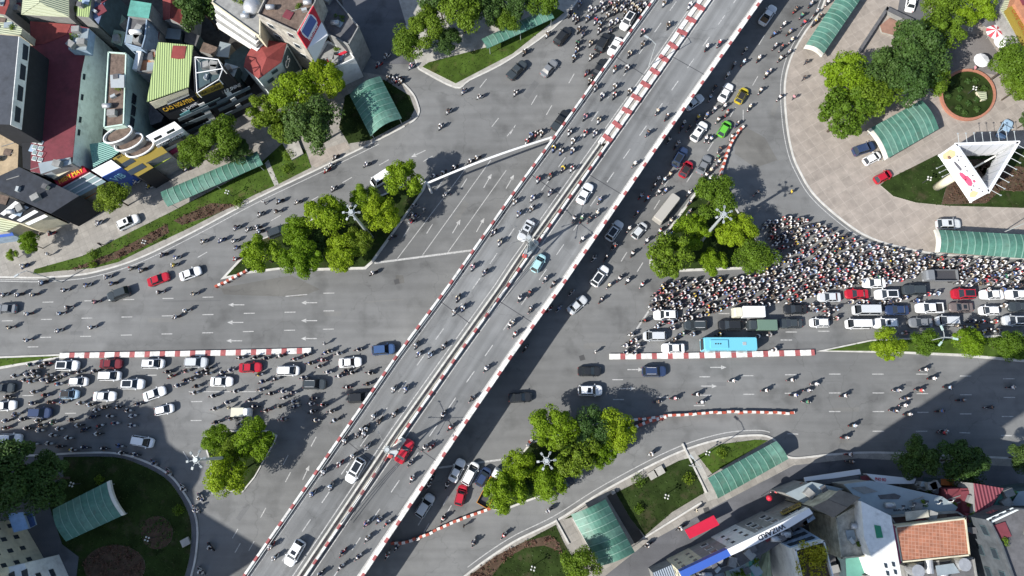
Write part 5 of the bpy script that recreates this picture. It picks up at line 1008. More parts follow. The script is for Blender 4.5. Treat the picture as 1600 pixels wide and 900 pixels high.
for px_ in ([(299,77),(306,83),(302,92),(298,90)],[(325,92),(330,97),(332,113),(326,108)],[(296,90),(301,95),(304,145),(295,145)]): 
    q=bld(px_,9,wyel,wyel,'bright yellow '+('wall strip' if px_[0][0]==296 else 'awning corner' if px_[0][0]==299 else 'narrow wall')+' beside the lime roof house',name='yellow_wall',cat='wall')
b9=bld([(401,60),(448,68),(440,97),(404,124),(381,105),(384,90)],8.5,redr,wteal,'house with faceted deep red roof left of the billboard house',clutter=-9)
cc=P(418,92,9.6); mb=MB(); e=b9.p
for i in range(len(e)): mb.add([e[i]+Vector((0,0,.07)),e[(i+1)%len(e)]+Vector((0,0,.07)),cc+Vector((0,0,.4))],[(0,1,2)],redr)
mb.build('roof_slope',b9.root)
sign(b9,[(452,120),(470,108),(450,74),(441,96)],wdark,name='sign_board')
pts,nr,d=plane_pts(b9,None,[(447,107),(456,100),(450,88),(445,97)],.25); text_on(b9.root,sum(pts,Vector())/4,d,Vector((0,0,1)),nr,'CS',2.2,1.4,letw)
for x,y in ((430,112),(440,118),(424,126)): sign(b9,[(x-4,y+5),(x+5,y-1),(x+3,y-5),(x-6,y+1)],wdark,name='window')
b10=bld([(403,25),(420,-10),(500,-10),(492,10),(466,54)],14,brownr,M_('wall_weathered',(.34,.32,.28),var=.45),'tall house carrying the red and white rooftop billboard',parapet=.5,clutter=3,win=(W2,3.3,2.8))
b10b=bld([(492,9),(500,-10),(520,-8),(562,44),(546,73),(513,56)],9,dgrey,wgrey,'lower dark flat roofed house right of the red billboard',parapet=.5)
b10c=bld([(512,66),(546,80),(556,94),(521,110),(492,98)],6,wgrey,tilew,'small open fronted shop with white panels under the billboard',parapet=.6)
flat(b10c,[(512,97),(546,80),(541,78),(510,92)],6.3,signr)
# billboard tilted plane on roof
def board(corn,label,m,name='billboard',cat='billboard',th=.25):
    v=[P(x,y,z) for x,y,z in corn]; r=empty(name,(0,0,0),label=label,cat=cat); n=(v[1]-v[0]).cross(v[3]-v[0]).normalized(); n=n if n.z>0 else -n
    mb=MB(); mb.loft([[q-n*th for q in v],v],m); mb.build('panel',r); return r,v,n
r,v,n=board([(480,76,13.5),(502,34.5,13.5),(490,9,16.2),(465.5,52.5,16.2)],'leaning red rooftop billboard with a white oval emblem',signr)
X=(v[1]-v[0]);Y=(v[3]-v[0]); c=v[0]+X*.5+Y*.6+n*.05; Yp=(Y-X*(Y.dot(X)/X.dot(X)))
mb=MB(); xn,yn=X.normalized(),Yp.normalized()
mb.loft([[c+xn*(a*X.length*.36)+yn*(b_*1.15)+n*dz for a,b_ in ((-1,-.4),(-.8,-1),(.8,-1),(1,-.4),(1,.4),(.8,1),(-.8,1),(-1,.4))] for dz in (0,.05)],signw)
mb.build('emblem',r); mb=MB(); mb.loft([[c+xn*(a*X.length*.31)+yn*(b_*.8)+n*dz for a,b_ in ((-1,-1),(1,-1),(1,1),(-1,1))] for dz in (.05,.08)],mat('sign_navy',(.08,.12,.3),.5)); mb.build('emblem_field',r)
text_on(r,v[0]+X*.5+Y*.2+n*.06,X,Yp,n,'NHA HANG',X.length*.55,.9,letw)
board([(512,55,12.5),(492,97,9.5),(480.5,75.5,13.4),(502,35,13.4)][0:4],'white lower billboard sheet hanging below the red one',signw)
# terraced shell house, top centre-left
b11=bld([(331,5),(350,-20),(408,-20),(408,60),(396,52)],12,wgrey,wcream,'house with white stepped balcony bands and a steel tank at the top',parapet=.3)
mb=MB(); q=P(391,5,13.2); mb.dome((q.x,q.y,12.1),1.7,tank,14,5,.8); mb.build('water_tank',b11.root,True)
for k in range(5):
    o=k*4.5; sign(b11,[(338+o*.2,14+o*1.5+4),(400+o*.2,58+o*1.3+3),(398+o*.2,56+o*1.3),(334+o*.2,10+o*1.5)],white if k%2==0 else wgrey,out=.2+.35*k,th=.5+.3*k,name='balcony_band')
shrub(398,32,1.3,LEAF_Y,'bright green roof plants beside the billboard house',h=13.5)
bld([(40,-20),(106,-20),(107,26),(36,22)],9,creamr,wgrey,'house with pale green hipped sheet roof at the top left',gable=(0,1.6),hip=True)
bld([(-20,-20),(13,-20),(15,5),(8,23),(-20,18)],8,redr,wgrey,'round ended red roof at the top left corner')
bld([(-20,20),(0,22),(35,45),(33,55),(-20,52)],11,creamr,wcream,'pale cream roof above the slate roofed building')
bld([(124,-20),(146,-20),(139,27),(120,25)],10,limer,wgrey,'narrow lime roof at the top edge')
bld([(149,-20),(170,-20),(160,20),(154,38),(146,28)],9,bluer,wdark,'narrow blue grey roof right of the lime strip')
bld([(171,12),(184,16),(197,29),(184,42),(169,36)],4,whgreen,wgrey,'small pale green flat roof in the yard at the top left')
bld([(205,1),(236,6),(232,28),(200,24)],10.5,tealr,wgrey,'small teal roof block at the top',over=.1,clutter=-9)
b17=bld([(203,27),(232,31),(229,60),(224,78),(196,70)],9.5,dgrey,wblue,'dark flat roof with white tanks and blue grey side wall',parapet=.35)
mb=MB(); q=P(213,51,10); mb.tube([(q.x-1,q.y,10.2),(q.x+1,q.y,10.2)],.45,white,10); mb.build('water_tank',b17.root,True); flat(b17,[(198,54),(208,55),(206,68),(196,67)],10.0,metalr)
bld([(255,-20),(291,-20),(284,38),(257,30)],7,redr,wgrey,'dark red sheet roof with pale ridge near the top',gable=(0,.9))
bld([(344,65),(361,69),(357,90),(338,88)],3.5,metalr,wgrey,'tiny grey tin hut in the dark yard')
bld([(370,78),(398,60),(398,100),(382,128),(350,95)],3,wdark,wblack,'low black roofed yard left of the faceted red roof')
bld([(-20,196),(18,196),(30,208),(28,262),(0,276),(-20,276)],6,sand,wcream,'sandy yellow roof terrace at the left edge')
b22=bld([(-20,284),(30,261),(124,306),(80,334),(-20,290)],7.5,M_('roof_black_sheet',(.03,.035,.045),var=.3),wblack,'big black roofed shop building at the left')
b22b=bld([(34,205),(72,222),(68,275),(36,262)],7.4,wblack,wblack,'black annex with a grid of white framed vents',z0=.1)
for i in range(2):
    for j in range(4): q=P(55+i*9-j*.3,221+j*9+i*2,7.6); mb=MB(); mb.box((q.x,q.y,7.6),(.85,.8,.2),framem,rz=-.25); mb.box((q.x,q.y,7.66),(.6,.55,.2),signg,rz=-.25); mb.build('window',b22b.root)
b23=bld([(-20,300),(32,314),(72,334),(33,349),(-20,334)],6,wblack,wcream,'low building with white and black striped roof panels at the left',parapet=None)
for k in range(4): flat(b23,[(-18+k*17,340-k*9+8),(30+k*17-18,314+k*6-4),(36+k*17-18,317+k*6-4),(-10+k*17,343-k*9+8)] if False else [(0+k*13,334+k*5),(24+k*15,314+k*7),(30+k*15,317+k*7),(6+k*13,337+k*5)],6.12,white)
bld([(-20,345),(10,338),(32,349),(10,362),(-20,366)],4,creamr,wcream,'low cream roof below the striped one'); bld([(-20,362),(16,357),(22,368),(-20,374)],3,signb,wblue,'small blue awning at the left pavement',name='awning',cat='awning')
# front row shops
def shop(px,h,roof,wall,label,**k): k.setdefault('clutter',-9); return bld(px,h,roof,wall,label,**k)
s1=shop([(78,275),(113,257),(118,262),(84,280)],6,wcream,wgrey,'narrow shop front roof above the red sign')
s2=shop([(84,282),(130,259),(136,268),(92,291)],5.2,signr,signr,'red shop canopy with yellow lettering')
q0=[P(x,y,5.3) for x,y in ((92,291),(136,268),(130,259),(84,282))]; 
def rooftext(b,q,z,txt,m,hh=.7,ww=.85):
    v=[P(x,y,z) for x,y in q]; X=v[1]-v[0];Y=v[3]-v[0]; Y=Y-X*(Y.dot(X)/X.dot(X)); text_on(b.root,sum(v,Vector())/4,X,Y,Vector((0,0,1)),txt,X.length*ww,Y.length*hh,m)
rooftext(s2,[(92,291),(136,268),(130,259),(84,282)],5.33,'HIEN MAY',letr,.6)
s3=shop([(97,293),(140,269),(166,284),(124,307)],4.6,signg,wgrey,'grey glass canopy between the red and blue signs')
for k in range(3): flat(s3,[(97+k*9,293+k*5),(140+k*9,269+k*5),(142+k*9,270+k*5),(99+k*9,294+k*5)],4.75,framem,'canopy_bar')
s4=shop([(128,307),(160,289),(164,294),(134,311)],3.2,signo,wgrey,'orange awning behind the slender tree',name='awning',cat='awning')
s5=shop([(143,266),(174,250),(190,262),(160,277)],6.5,tilew,signb,'shop with blank white canopy over a blue sign')
sign(s5,[(182,292),(210,277),(190,262),(160,277)],signb,'VIB',mat('letter_sky',(.25,.55,.7),.5),fill=.4,tw=.6)
s6=shop([(176,248),(202,234),(230,254),(240,262),(216,276),(190,262)],6,signy,signk,'yellow fronted shop with dark windows')
for q in ([(186,258),(205,247),(212,252),(193,263)],[(198,268),(222,255),(229,261),(205,274)]): flat(s6,q,6.15,winm,'window')
rooftext(s6,[(183,250),(202,239),(199,235),(179,246)],6.1,'VAT LIEU',signk,.7)
s7=shop([(212,244),(250,226),(262,238),(228,255)],6.4,signy,wgrey,'yellow and brown shop strip behind the lime sign')
s8=shop([(226,256),(259,238),(268,246),(238,264)],4.5,signl,wgrey,'lime green rounded shop canopy with small lettering')
rooftext(s8,[(238,264),(268,246),(259,238),(226,256)],4.6,'BIA HOI\nMINH HOA',mat('letter_green',(.12,.2,.03),.6),.6,.6)
s9=shop([(228,213),(273,190),(284,200),(240,223)],8,signw,wcream,'white fronted shop with dark windows and lettering')
sign(s9,[(256,240),(303,216),(284,200),(240,223)],signw)
sign(s9,[(247,232),(290,209),(287,206),(244,228)],signw,'COMFORT',letk,out=.3,fill=.9,tw=.8)
for q in ([(252,236),(292,216),(289,212),(248,232)],): sign(s9,q,winm,out=.34,name='window')
for q in ([(240,217),(252,211),(254,214),(242,220)],[(260,207),(272,201),(274,204),(262,210)]): sign(s9,q,winm,out=.34,name='window')
sign(s9,[(268,243),(302,222),(299,218),(263,238)],signm,out=.4)
for k,(x,y) in enumerate(((186,211),(203,223),(220,233))):
    c=P(x,y,9-k*1.2); b=empty('balcony_terrace',(c.x,c.y,0),label=['topmost','middle','lowest'][k]+' of three curved white rimmed terraces below the mint wall house',cat='terrace'); mb=MB(); mb.prism([(a,b_) for a,b_ in ell(0,0,2.6,1.3,.45,20)],.1,9-k*1.2,wgrey); mb.prism(ell(0,0,2.3,1.05,.45,20),9-k*1.2,9.06-k*1.2,brownr); mb.build('terrace_body',b); mb=MB(); L_e=ell(0,0,2.6,1.3,.45,24); mb.tube([(*q,9.35-k*1.2) for q in L_e+[L_e[0]]],.16,white,6); mb.build('terrace_rim',b)
shop([(140,225),(166,222),(200,226),(176,246),(164,252),(146,262)],5,mat('roof_teal_corr',(.13,.28,.25),.5,wave=(R(70),.35)),wdark,'dark teal corrugated roof between the red hall and the yellow shop')
shop([(235,160),(243,170),(256,182),(252,190),(236,196),(232,180)],5,dgrey,wblack,'dark low roof between the mint wall and the black shop')
shop([(440,222),(463,212),(474,240),(456,250)],.5,concrete,concrete,'low concrete utility slab on the verge corner')
slab('park_drive',[(1440,30),(1480,50),(1540,55),(1562,88),(1555,118),(1500,106),(1455,128),(1410,110)],asphalt('drive_grey',(.14,.13,.125)),0,.124); slab('park_drive',[(1405,0),(1440,0),(1460,30),(1425,60),(1400,30)],ASD,0,.1245)
for px_,h_,rf_,wl_,l_ in (([(236,34),(252,40),(247,62),(234,58)],6,redd,wgrey,'small rusty lean-to roof beside the grey flat roof'),([(262,44),(284,46),(281,62),(258,60)],4.5,metalr,wdark,'grey lean-to sheet in the dark yard below the red sheet roof'),([(290,48),(312,56),(306,72),(288,66)],4,dgrey,wdark,'dark tar roof shed in the yard left of the tree'),([(318,66),(340,74),(334,86),(312,80)],4,brownr,wgrey,'brown shed roof in the yard above the white framed terrace'),([(178,46),(196,50),(190,72),(174,66)],5,whgreen,wdark,'pale green shed roof between the teal wall and the grey flat roof'),([(352,98),(372,104),(366,120),(348,114)],5,metalr,wdark,'narrow metal roof between the terrace house and the faceted red roof'),([(112,4),(122,2),(120,30),(110,28)],7,brownr,wgrey,'narrow brown roof slot left of the lime strip'),([(18,0),(34,0),(32,20),(16,22)],6,dgrey,wdark,'dark small roof between the round red roof and the hipped roof'),([(60,255),(110,246),(112,256),(64,272)],7.8,metalr,wgrey,'grey gutter roof at the lower end of the long dark red hall')):
    bld(px_,h_,rf_,wl_,l_,clutter=-1)
# --- bottom left block
b30=bld([(-140,862),(-66,826),(-24,902),(-40,960),(-140,960)],13,dgrey,wcream,'cream apartment block with dark windows at the bottom left corner',win=(( wcream,winm),2.7,1.9))
b31=bld([(-30,896),(38,880),(60,930),(-30,940)],8,tilew,tilew,'white building end with dark openings at the bottom left',win=(W2,3,3))
for x in (-2,18,38): flat(b31,[(x-5,896-x*.2+4),(x+4,894-x*.2+2),(x+8,919-x*.2),(x-1,922-x*.2)],8.12,winm,'window')
aw=bld([(12,803),(36,800),(45,826),(22,832)],5,mat('tarp_light_blue',(.26,.40,.60),.6,.15,1),wblue,'light blue tarpaulin awning at the bottom left',name='awning',cat='awning',h0=4.6); bld([(36,800),(50,800),(56,820),(45,826)],3.6,mat('tarp_navy',(.07,.12,.28),.6,.15,1),wblue,'navy awning next to the light blue tarpaulin',name='awning',cat='awning',h0=3.3)
# --- bottom right block
r1=bld([(1020,895),(1060,878),(1072,900),(1030,930)],4.5,mat('roof_bluegrey',(.17,.21,.27),.5,wave=(R(20),.35)),wgrey,'low blue grey canopy at the bottom of the side street')
row_=[((1100,868),(1062,885),'cream'),]
def house(px,h,label,wall=tilew,roof=dgrey,**k): return bld(px,h,roof,wall,label,**k)
h1=house([(1062,893),(1100,874),(1112,900),(1075,930)],10.5,'cream four storey shop house with dark window rows in the side street',wcream,win=((wcream,winm),2.6,1.6),clutter=2)
h2=house([(1100,874),(1140,856),(1156,885),(1112,900)],10.5,'grey shop house right of the cream one in the side street',wgrey,clutter=3,win=(W2,3,2.4))
h3=house([(1140,856),(1182,834),(1198,862),(1156,885)],11,'white shop house with small dark windows behind the white sign band',tilew,win=((tilew,winm),2.8,1.6))
h4=house([(1182,834),(1228,811),(1240,835),(1198,862)],11,'shop house with stacked balconies behind the black lettered band',wgrey,win=(W2,2.6,2.2),clutter=2)
h5=house([(1228,811),(1263,792),(1272,800),(1240,830)],10,'shop house with yellow sign at the upper end of the terrace row',wgrey,win=(W2,3,2.4))
sign(h5,[(1250,784),(1218,800),(1222,804),(1252,790)],signy,'THOI TRANG',signk,out=.4,fill=.6) if True else None
def band(q,m,label,txt=None,h=12):
    b=bld(q,h,m,m,label,name='sign_band',cat='sign',h0=10.6)
    if txt: rooftext(b,[q[1],q[0],q[3],q[2]] ,h+.1,txt[0],txt[1],.65,.8)
    return b
band([(1062,893),(1136,858),(1142,868),(1068,904)],signb,'long blue rooftop sign panel on the side street terrace')
band([(1136,858),(1176,839),(1182,850),(1142,868)],signw,'plain white rooftop sign panel beside the blue one')
band([(1176,839),(1228,813),(1234,824),(1182,850)],signw,'white rooftop sign panel with big black lettering',('WIZARD',letk))
band([(1228,813),(1264,794),(1270,802),(1234,824)],signw,'plain pale rooftop sign panel at the upper end of the terrace')
bld([(1070,828),(1115,805),(1124,820),(1078,842)],3,mat('awning_red',(.45,.01,.04),.7,.06,1),signr,'bright red flat awning over the side street',name='awning',cat='awning',h0=2.7)
bld([(1130,880),(1165,862),(1175,900),(1140,920)],9,whgreen,wgrey,'pale green roof behind the terrace'); bld([(1165,862),(1178,856),(1192,905),(1178,915)],9,tealr,wdark,'teal roof strip behind the terrace'); 
bld([(1166,860),(1196,842),(1200,870),(1206,920),(1180,920)],5,M_('roof_sage',(.36,.42,.28)),wgrey,'sage green hipped roof left of the white wall house',gable=(0,.8))
bld([(1100,905),(1132,890),(1140,930),(1105,940)],8,metalr,wgrey,'grey sheet roof at the bottom edge behind the terrace')
b6g=bld([(1238,857),(1284,843),(1300,905),(1256,930)],13,M_('terrace_soil',(.10,.07,.05)),tilew,'white house with yellow green roof garden',parapet=.9,win=None,clutter=-9)
gsign=[(1198,836),(1238,857),(1284,843),(1243,818)]
q=[P(*gsign[0],8),P(*gsign[1],12.6),P(*gsign[2],12.6),P(*gsign[3],8)]
mb=MB(); n_=(q[1]-q[0]).cross(q[3]-q[0]).normalized(); n_=n_ if n_.z>0 else -n_
mb.loft([[v-n_*.2 for v in q],q],wblue); f=mb.build('sloping_front',b6g.root)
for i in range(3):
    for j in range(4):
        s,t=.25+i*.28,.14+j*.22; c0=q[0].lerp(q[1],s).lerp(q[3].lerp(q[2],s),t); u=(q[3]-q[0]).normalized()*.75; v_=(q[1]-q[0]).normalized()*.35; mb=MB(); mb.loft([[c0+n_*dz+a*u*.6+b_*v_ for a,b_ in ((-1,-1),(1,-1),(1,1),(-1,1))] for dz in (0,.08)],winm); mb.build('window',b6g.root)
cl=[]
for k in range(26):
    c0=P(1248+random.random()*38,852+random.random()*50,13.5); cl.append((c0.x,c0.y,13.6+random.random()*.7,.8))
o=leafcloud('roof_garden',cl,70,.14,LEAF_X); tag(o,'yellow green plants filling the white house roof terrace','roof plants')
b7g=bld([(1229,771),(1268,755),(1316,764),(1270,792)],7.5,metalr,wgrey,'pale grey sheet roof at the upper end of the side street',over=.2)
b7h=bld([(1271,792),(1311,768),(1342,778),(1302,806)],12,M_('roof_taupe',(.17,.15,.125),var=.12),wpatch,'stained tall house with taupe gable roof',gable=(0,.5))
sign(b7h,[(1280,800),(1298,806),(1300,803),(1282,797)],white,name='gutter') if False else None
b7w=bld([(1345,783),(1392,806),(1409,905),(1374,905),(1350,840)],13,tilew,tilew,'tall white walled house with green shutter',win=None,clutter=-9)
flat(b7w,[(1366,820),(1376,822),(1380,840),(1370,841)],13.15,mat('shutter_green',(.03,.20,.11),.6),'shutter')
for (x,y) in ((1381,880),(1384,892),(1393,878),(1396,890)): flat(b7w,[(x,y),(x+5,y+1),(x+6,y+8),(x+2,y+7)],13.15,winm,'window')
bp_=bld([(1303,808),(1343,784),(1350,842),(1360,868),(1312,872)],10.5,M_('terrace_stained',(.42,.40,.33),var=.4,scale=1.2),wpatch,'stained cream roof terrace left of the white walled house',parapet=.5,clutter=3)
bld([(1321,871),(1365,867),(1374,920),(1324,920)],8.5,mat('tarp_green',(.10,.26,.21),.6,.1,1),wdark,'green tarpaulin roof at the bottom edge')
b8=bld([(1320,757),(1362,752),(1470,776),(1494,792),(1490,798),(1386,806),(1344,782)],9,metalr,wgrey,'large pale blue grey sheet roof of the restaurant',over=.2)
flat(b8,[(1372,774),(1398,771),(1408,775),(1404,780),(1376,780)],9.15,dgrey,'skylight'); flat(b8,[(1330,762),(1352,760),(1372,768),(1350,772)],9.15,wgrey,'skylight')
for x,y in ((1404,795),(1421,791),(1440,788),(1461,787),(1481,784)):
    q=P(x,y,9); mb=MB(); mb.tube([(q.x,q.y,9.05),(q.x,q.y+.1,10.2),(q.x-.3,q.y+.5,11.2)],.05,white,5); mb.box((q.x-.35,q.y+.6,11.2),(.5,.3,.12),dark_metal); mb.build('roof_lamp',b8.root)
rooftext(b8,[(1394,800),(1440,797),(1440,792),(1394,796)],9.1,'BIA HA NOI',letk,.8,.9)
b9g=bld([(1397,822),(1508,809),(1515,868),(1407,879)],12,paving('clay_tile',(.29,.115,.065),(.36,.19,.13),.5,R(5),.16,.10),wcream,'house with bright orange clay tiled flat roof',parapet=.15,clutter=-9)
bld([(1387,806),(1397,822),(1408,880),(1402,882)],12.2,M_('wall_wine',(.28,.05,.10)),M_('wall_wine',(.28,.05,.10)),'thin wine red wall strip along the clay tiled roof',name='boundary_wall',cat='wall')
b9t=bld([(1388,806),(1495,799),(1508,808),(1397,820)],10,M_('terrace_dark_brown',(.07,.045,.04)),wgrey,'dark terrace behind the clay tiled roof',parapet=.3); flat(b9t,[(1414,800),(1450,796),(1452,808),(1416,814)],11.2,M_('canvas_cream',(.42,.40,.33)),'canvas_shade')
bld([(1476,764),(1502,763),(1503,800),(1478,797)],8,redd,redd,'dark red block right of the restaurant roof',parapet=.2); bld([(1503,763),(1520,763),(1520,800),(1504,800)],8.6,redd,redd,'second dark red block beside the first'); bld([(1508,801),(1525,803),(1524,834),(1512,834)],9.5,redd,redd,'small dark red roof right of the clay tiles')
bld([(1521,755),(1568,763),(1560,775),(1526,826)],10,mat('roof_red_corr',(.17,.04,.055),.5,wave=(R(5),.5)),wgrey,'red corrugated triangular roof at the lower right',clutter=-9)
bld([(1568,763),(1592,768),(1578,782),(1545,800)],9,tealr,wdark,'dark green roof wedge at the lower right'); bld([(1592,768),(1650,760),(1650,790),(1578,790)],8,metalr,wdark,'grey green roof at the lower right edge')
b12=bld([(1541,812),(1582,793),(1650,800),(1650,960),(1600,960),(1560,850)],14,dgrey,M_('wall_charcoal',(.07,.08,.09),var=.3),'charcoal walled apartment house at the bottom right corner',parapet=.6,clutter=2,win=((wdark,winm),3.2,3.0))
flat(b12,[(1541,811),(1582,793),(1592,797),(1550,817)],14.5,wteal,'parapet_front')
for x,y in ((1553,808),(1564,803),(1575,797)): flat(b12,[(x-3,y+1),(x+2,y-1),(x+4,y+2),(x-1,y+4)],14.6,wblack,'window')
b13=bld([(1412,880),(1520,870),(1530,930),(1420,940)],10,dgrey,wgrey,'cluttered dark rooftop with steel water tanks at the bottom edge',parapet=.3)
for x,y,v_ in ((1428,890,0),(1452,884,1),(1500,880,0),(1475,895,1)):
    q=P(x,y,11); mb=MB(); (mb.cyl((q.x,q.y),.9,10.1,12.2,tank,14) if not v_ else mb.tube([(q.x,q.y-1,10.9),(q.x,q.y+1,10.9)],.6,tank,12)); mb.build('water_tank',b13.root)
flat(b13,[(1462,884),(1490,880),(1500,895),(1465,900)],11.6,metalr)
bld([(1532,880),(1560,868),(1570,920),(1538,930)],7,wdark,wblack,'low dark roof between the tanks and the charcoal house')
for px_,h_,rf_,wl_,l_ in (([(1286,862),(1304,868),(1312,900),(1296,905)],6,dgrey,wdark,'dark alley roof between the roof garden and the stained terrace'),([(1236,812),(1262,800),(1268,812),(1244,824)],9.4,brownr,wgrey,'brown rear roof behind the upper end of the terrace row'),([(1150,886),(1164,880),(1170,905),(1156,910)],9.2,metalr,wdark,'small metal roof among the green roofs behind the terrace'),([(1525,835),(1545,825),(1556,850),(1534,862)],6,brownr,wdark,'brown low roof in the gap beside the charcoal house'),([(1344,744),(1356,742),(1360,750),(1346,752)],4.5,redd,wdark,'small dark red roof between the two white canopies'),([(1440,752),(1462,755),(1460,762),(1438,760)],6.5,metalr,wgrey,'small pale metal roof behind the lettered canopy')):
    bld(px_,h_,rf_,wl_,l_,clutter=-1)
# street edge canopies upper side of the block
c1=bld([(1256,746),(1343,733),(1345,741),(1258,754)],4,signw,wgrey,'long white canvas canopy beside the pavement',name='canopy',cat='canopy',h0=3.7)
c2=bld([(1353,740),(1431,748),(1428,756),(1372,756)],5,signw,signw,'white canopy with red lettering beside the pavement',name='canopy',cat='canopy',h0=3.8); rooftext(c2,[(1366,752),(1386,754),(1386,746),(1366,745)],5.1,'PHO BO',letred,.7)
bld([(1258,752),(1352,742),(1362,751),(1320,757),(1268,756)],4,dgrey,wblack,'dark low roof behind the white canopy')
bld([(1430,756),(1465,764),(1466,772),(1440,766)],6,wgrey,wgrey,'small grey block behind the canopies',parapet=.2)
bld([(1470,748),(1492,749),(1490,759),(1470,758)],5,signo,wdark,'orange lettered sign box under the shaded trees',name='sign_box',cat='sign'); bld([(1494,750),(1518,752),(1516,760),(1494,759)],5,signg,wdark,'grey sign box right of the orange one',name='sign_box',cat='sign')
c3=bld([(1229,768),(1255,754),(1260,757),(1236,771)],5,M_('awning_tan',(.42,.30,.15)),redr,'tan awning with red edge at the street corner',name='awning',cat='awning',h0=4.5)
lanx=P(1202,778,4); ln=empty('red_lantern',(lanx.x,lanx.y,0),label='round red shop lantern hanging over the side street',cat='lantern'); mb=MB(); mb.dome((0,0,4),.5,signr,10,6,1,True); mb.build('lantern_body',ln,True); mb=MB(); mb.cyl((0,0),.04,.1,3.6,dark_metal,5); mb.build('post',ln)
# --- top right
tr=bld([(1565,15),(1580,-20),(1660,-20),(1660,120),(1600,70)],5,creamr,wgrey,'long pale corrugated roof at the top right corner',over=.2)
tr2=bld([(1575,12),(1584,8),(1618,70),(1608,74)],6.4,signy,signy,'yellow sign strip with brown lettering at the top right',name='sign_strip',cat='sign',h0=5.2); 
v=[P(x,y,6.5) for x,y in ((1612,72),(1580,10))]; X=v[1]-v[0]; text_on(tr2.root,(v[0]+v[1])/2-Vector((0,0,0)),-X,Vector((X.y,-X.x,0))*-1 if False else Vector((-(-X).y,(-X).x,0)),Vector((0,0,1)),'CAFE GIAI KHAT',X.length*.85,.7,mat('letter_brown',(.25,.08,.02),.5))
bld([(1584,6),(1592,-20),(1660,-20),(1660,60),(1622,66)],7,orng,orng,'tan tiled roof beside the yellow sign strip')
def para(px,py,r,m1,m2,label,h=2.6):
    q=P(px,py,h); u=empty('parasol',(q.x,q.y,.12),label=label,cat='parasol'); mb=MB(); n=12
    for k in range(n):
        a0,a1=2*math.pi*k/n,2*math.pi*(k+1)/n; mb.add([(0,0,h+.25),(r*math.cos(a0),r*math.sin(a0),h-.35),(r*math.cos(a1),r*math.sin(a1),h-.35)],[(0,1,2)],m1 if (k//1)%2==0 else m2); 
    mb.build('canopy',u); mb=MB(); mb.cyl((0,0),.04,0,h+.3,grey_metal,6); mb.build('pole',u)
para(1555,48,1.5,signw,mat('parasol_red',(.45,.06,.08),.7),'red and white striped parasol at the top right'); para(1567,64,1.45,signw,signw,'white parasol touching the striped one'); para(1535,93,1.4,signw,signw,'white parasol standing alone left of the park tree'); para(1546,30,1.6,dgrey,dgrey,'dark grey parasol above the striped one')
# brick planter walls near the top right
for pxs,l in (([(1341,78),(1386,10),(1389,13),(1345,81)],'long dark top rail of the park planter wall'),([(1386,10),(1428,30),(1425,36),(1384,16)],'upper dark rail of the park planter wall')): bld(pxs,1.1,dgrey,wgrey,l,name='planter_wall',cat='wall')
bld([(1375,40),(1390,28),(1410,38),(1396,55),(1378,50)],.5,M_('brick_floor',(.26,.15,.11)),concrete,'raised brick floor inside the park planter walls',name='planter_floor',cat='planter')
bld([(1526,143),(1541,144),(1542,155),(1534,157),(1530,150)],.9,creamr,wcream,'cream stone tablet inside the round planter',name='stone_tablet',cat='stone')
# verge slabs
for x,y,r_,l in ((1020,742,1.0,'square stone slab on the bottom lawn, left one'),(1030,736,1.1,'square stone slab on the bottom lawn, right one'),(290,847,1.0,'pale stone box by the kerb of the shaded lawn'),(958,769,.5,'small white box at the lawn corner')):
    q=P(x,y,.4); mb=MB(); mb.box((q.x,q.y,.35),(r_*1.4,r_*1.2,.5),concrete,rz=.5); tag(mb.build('stone_slab'),l,'stone slab')
for a,b_,l in (((899,810),(938,878),'pale retaining wall left of the wide green shed'),((872,812),(893,850),'short pale wall at the kerb left of the wide green shed'),((1070,693),(1108,770),'pale path edge wall between the two lawns'),((1008,842),(1100,785),'low pale wall along the bottom lawn')):
    p,q=P(*a,.3),P(*b_,.3); d=q-p; mb=MB(); mb.box(((p.x+q.x)/2-.4,(p.y+q.y)/2,.2),(d.length,.28,.3),kerbm,rz=math.atan2(d.y,d.x)); tag(mb.build('low_wall'),l,'wall')
slab('garden_path',[(1067,712),(1085,704),(1122,778),(1106,783)],concrete,0,.135); slab('garden_path',[(948,775),(962,766),(1005,838),(992,850)],asphalt('path_dark',(.06,.055,.05)),0,.136); slab('garden_path',[(478,255),(487,240),(541,222),(548,232),(495,262)],PLAZA,0,.135)
slab('garden_path',[(414,256),(420,250),(436,288),(430,292)],concrete,0,.185)
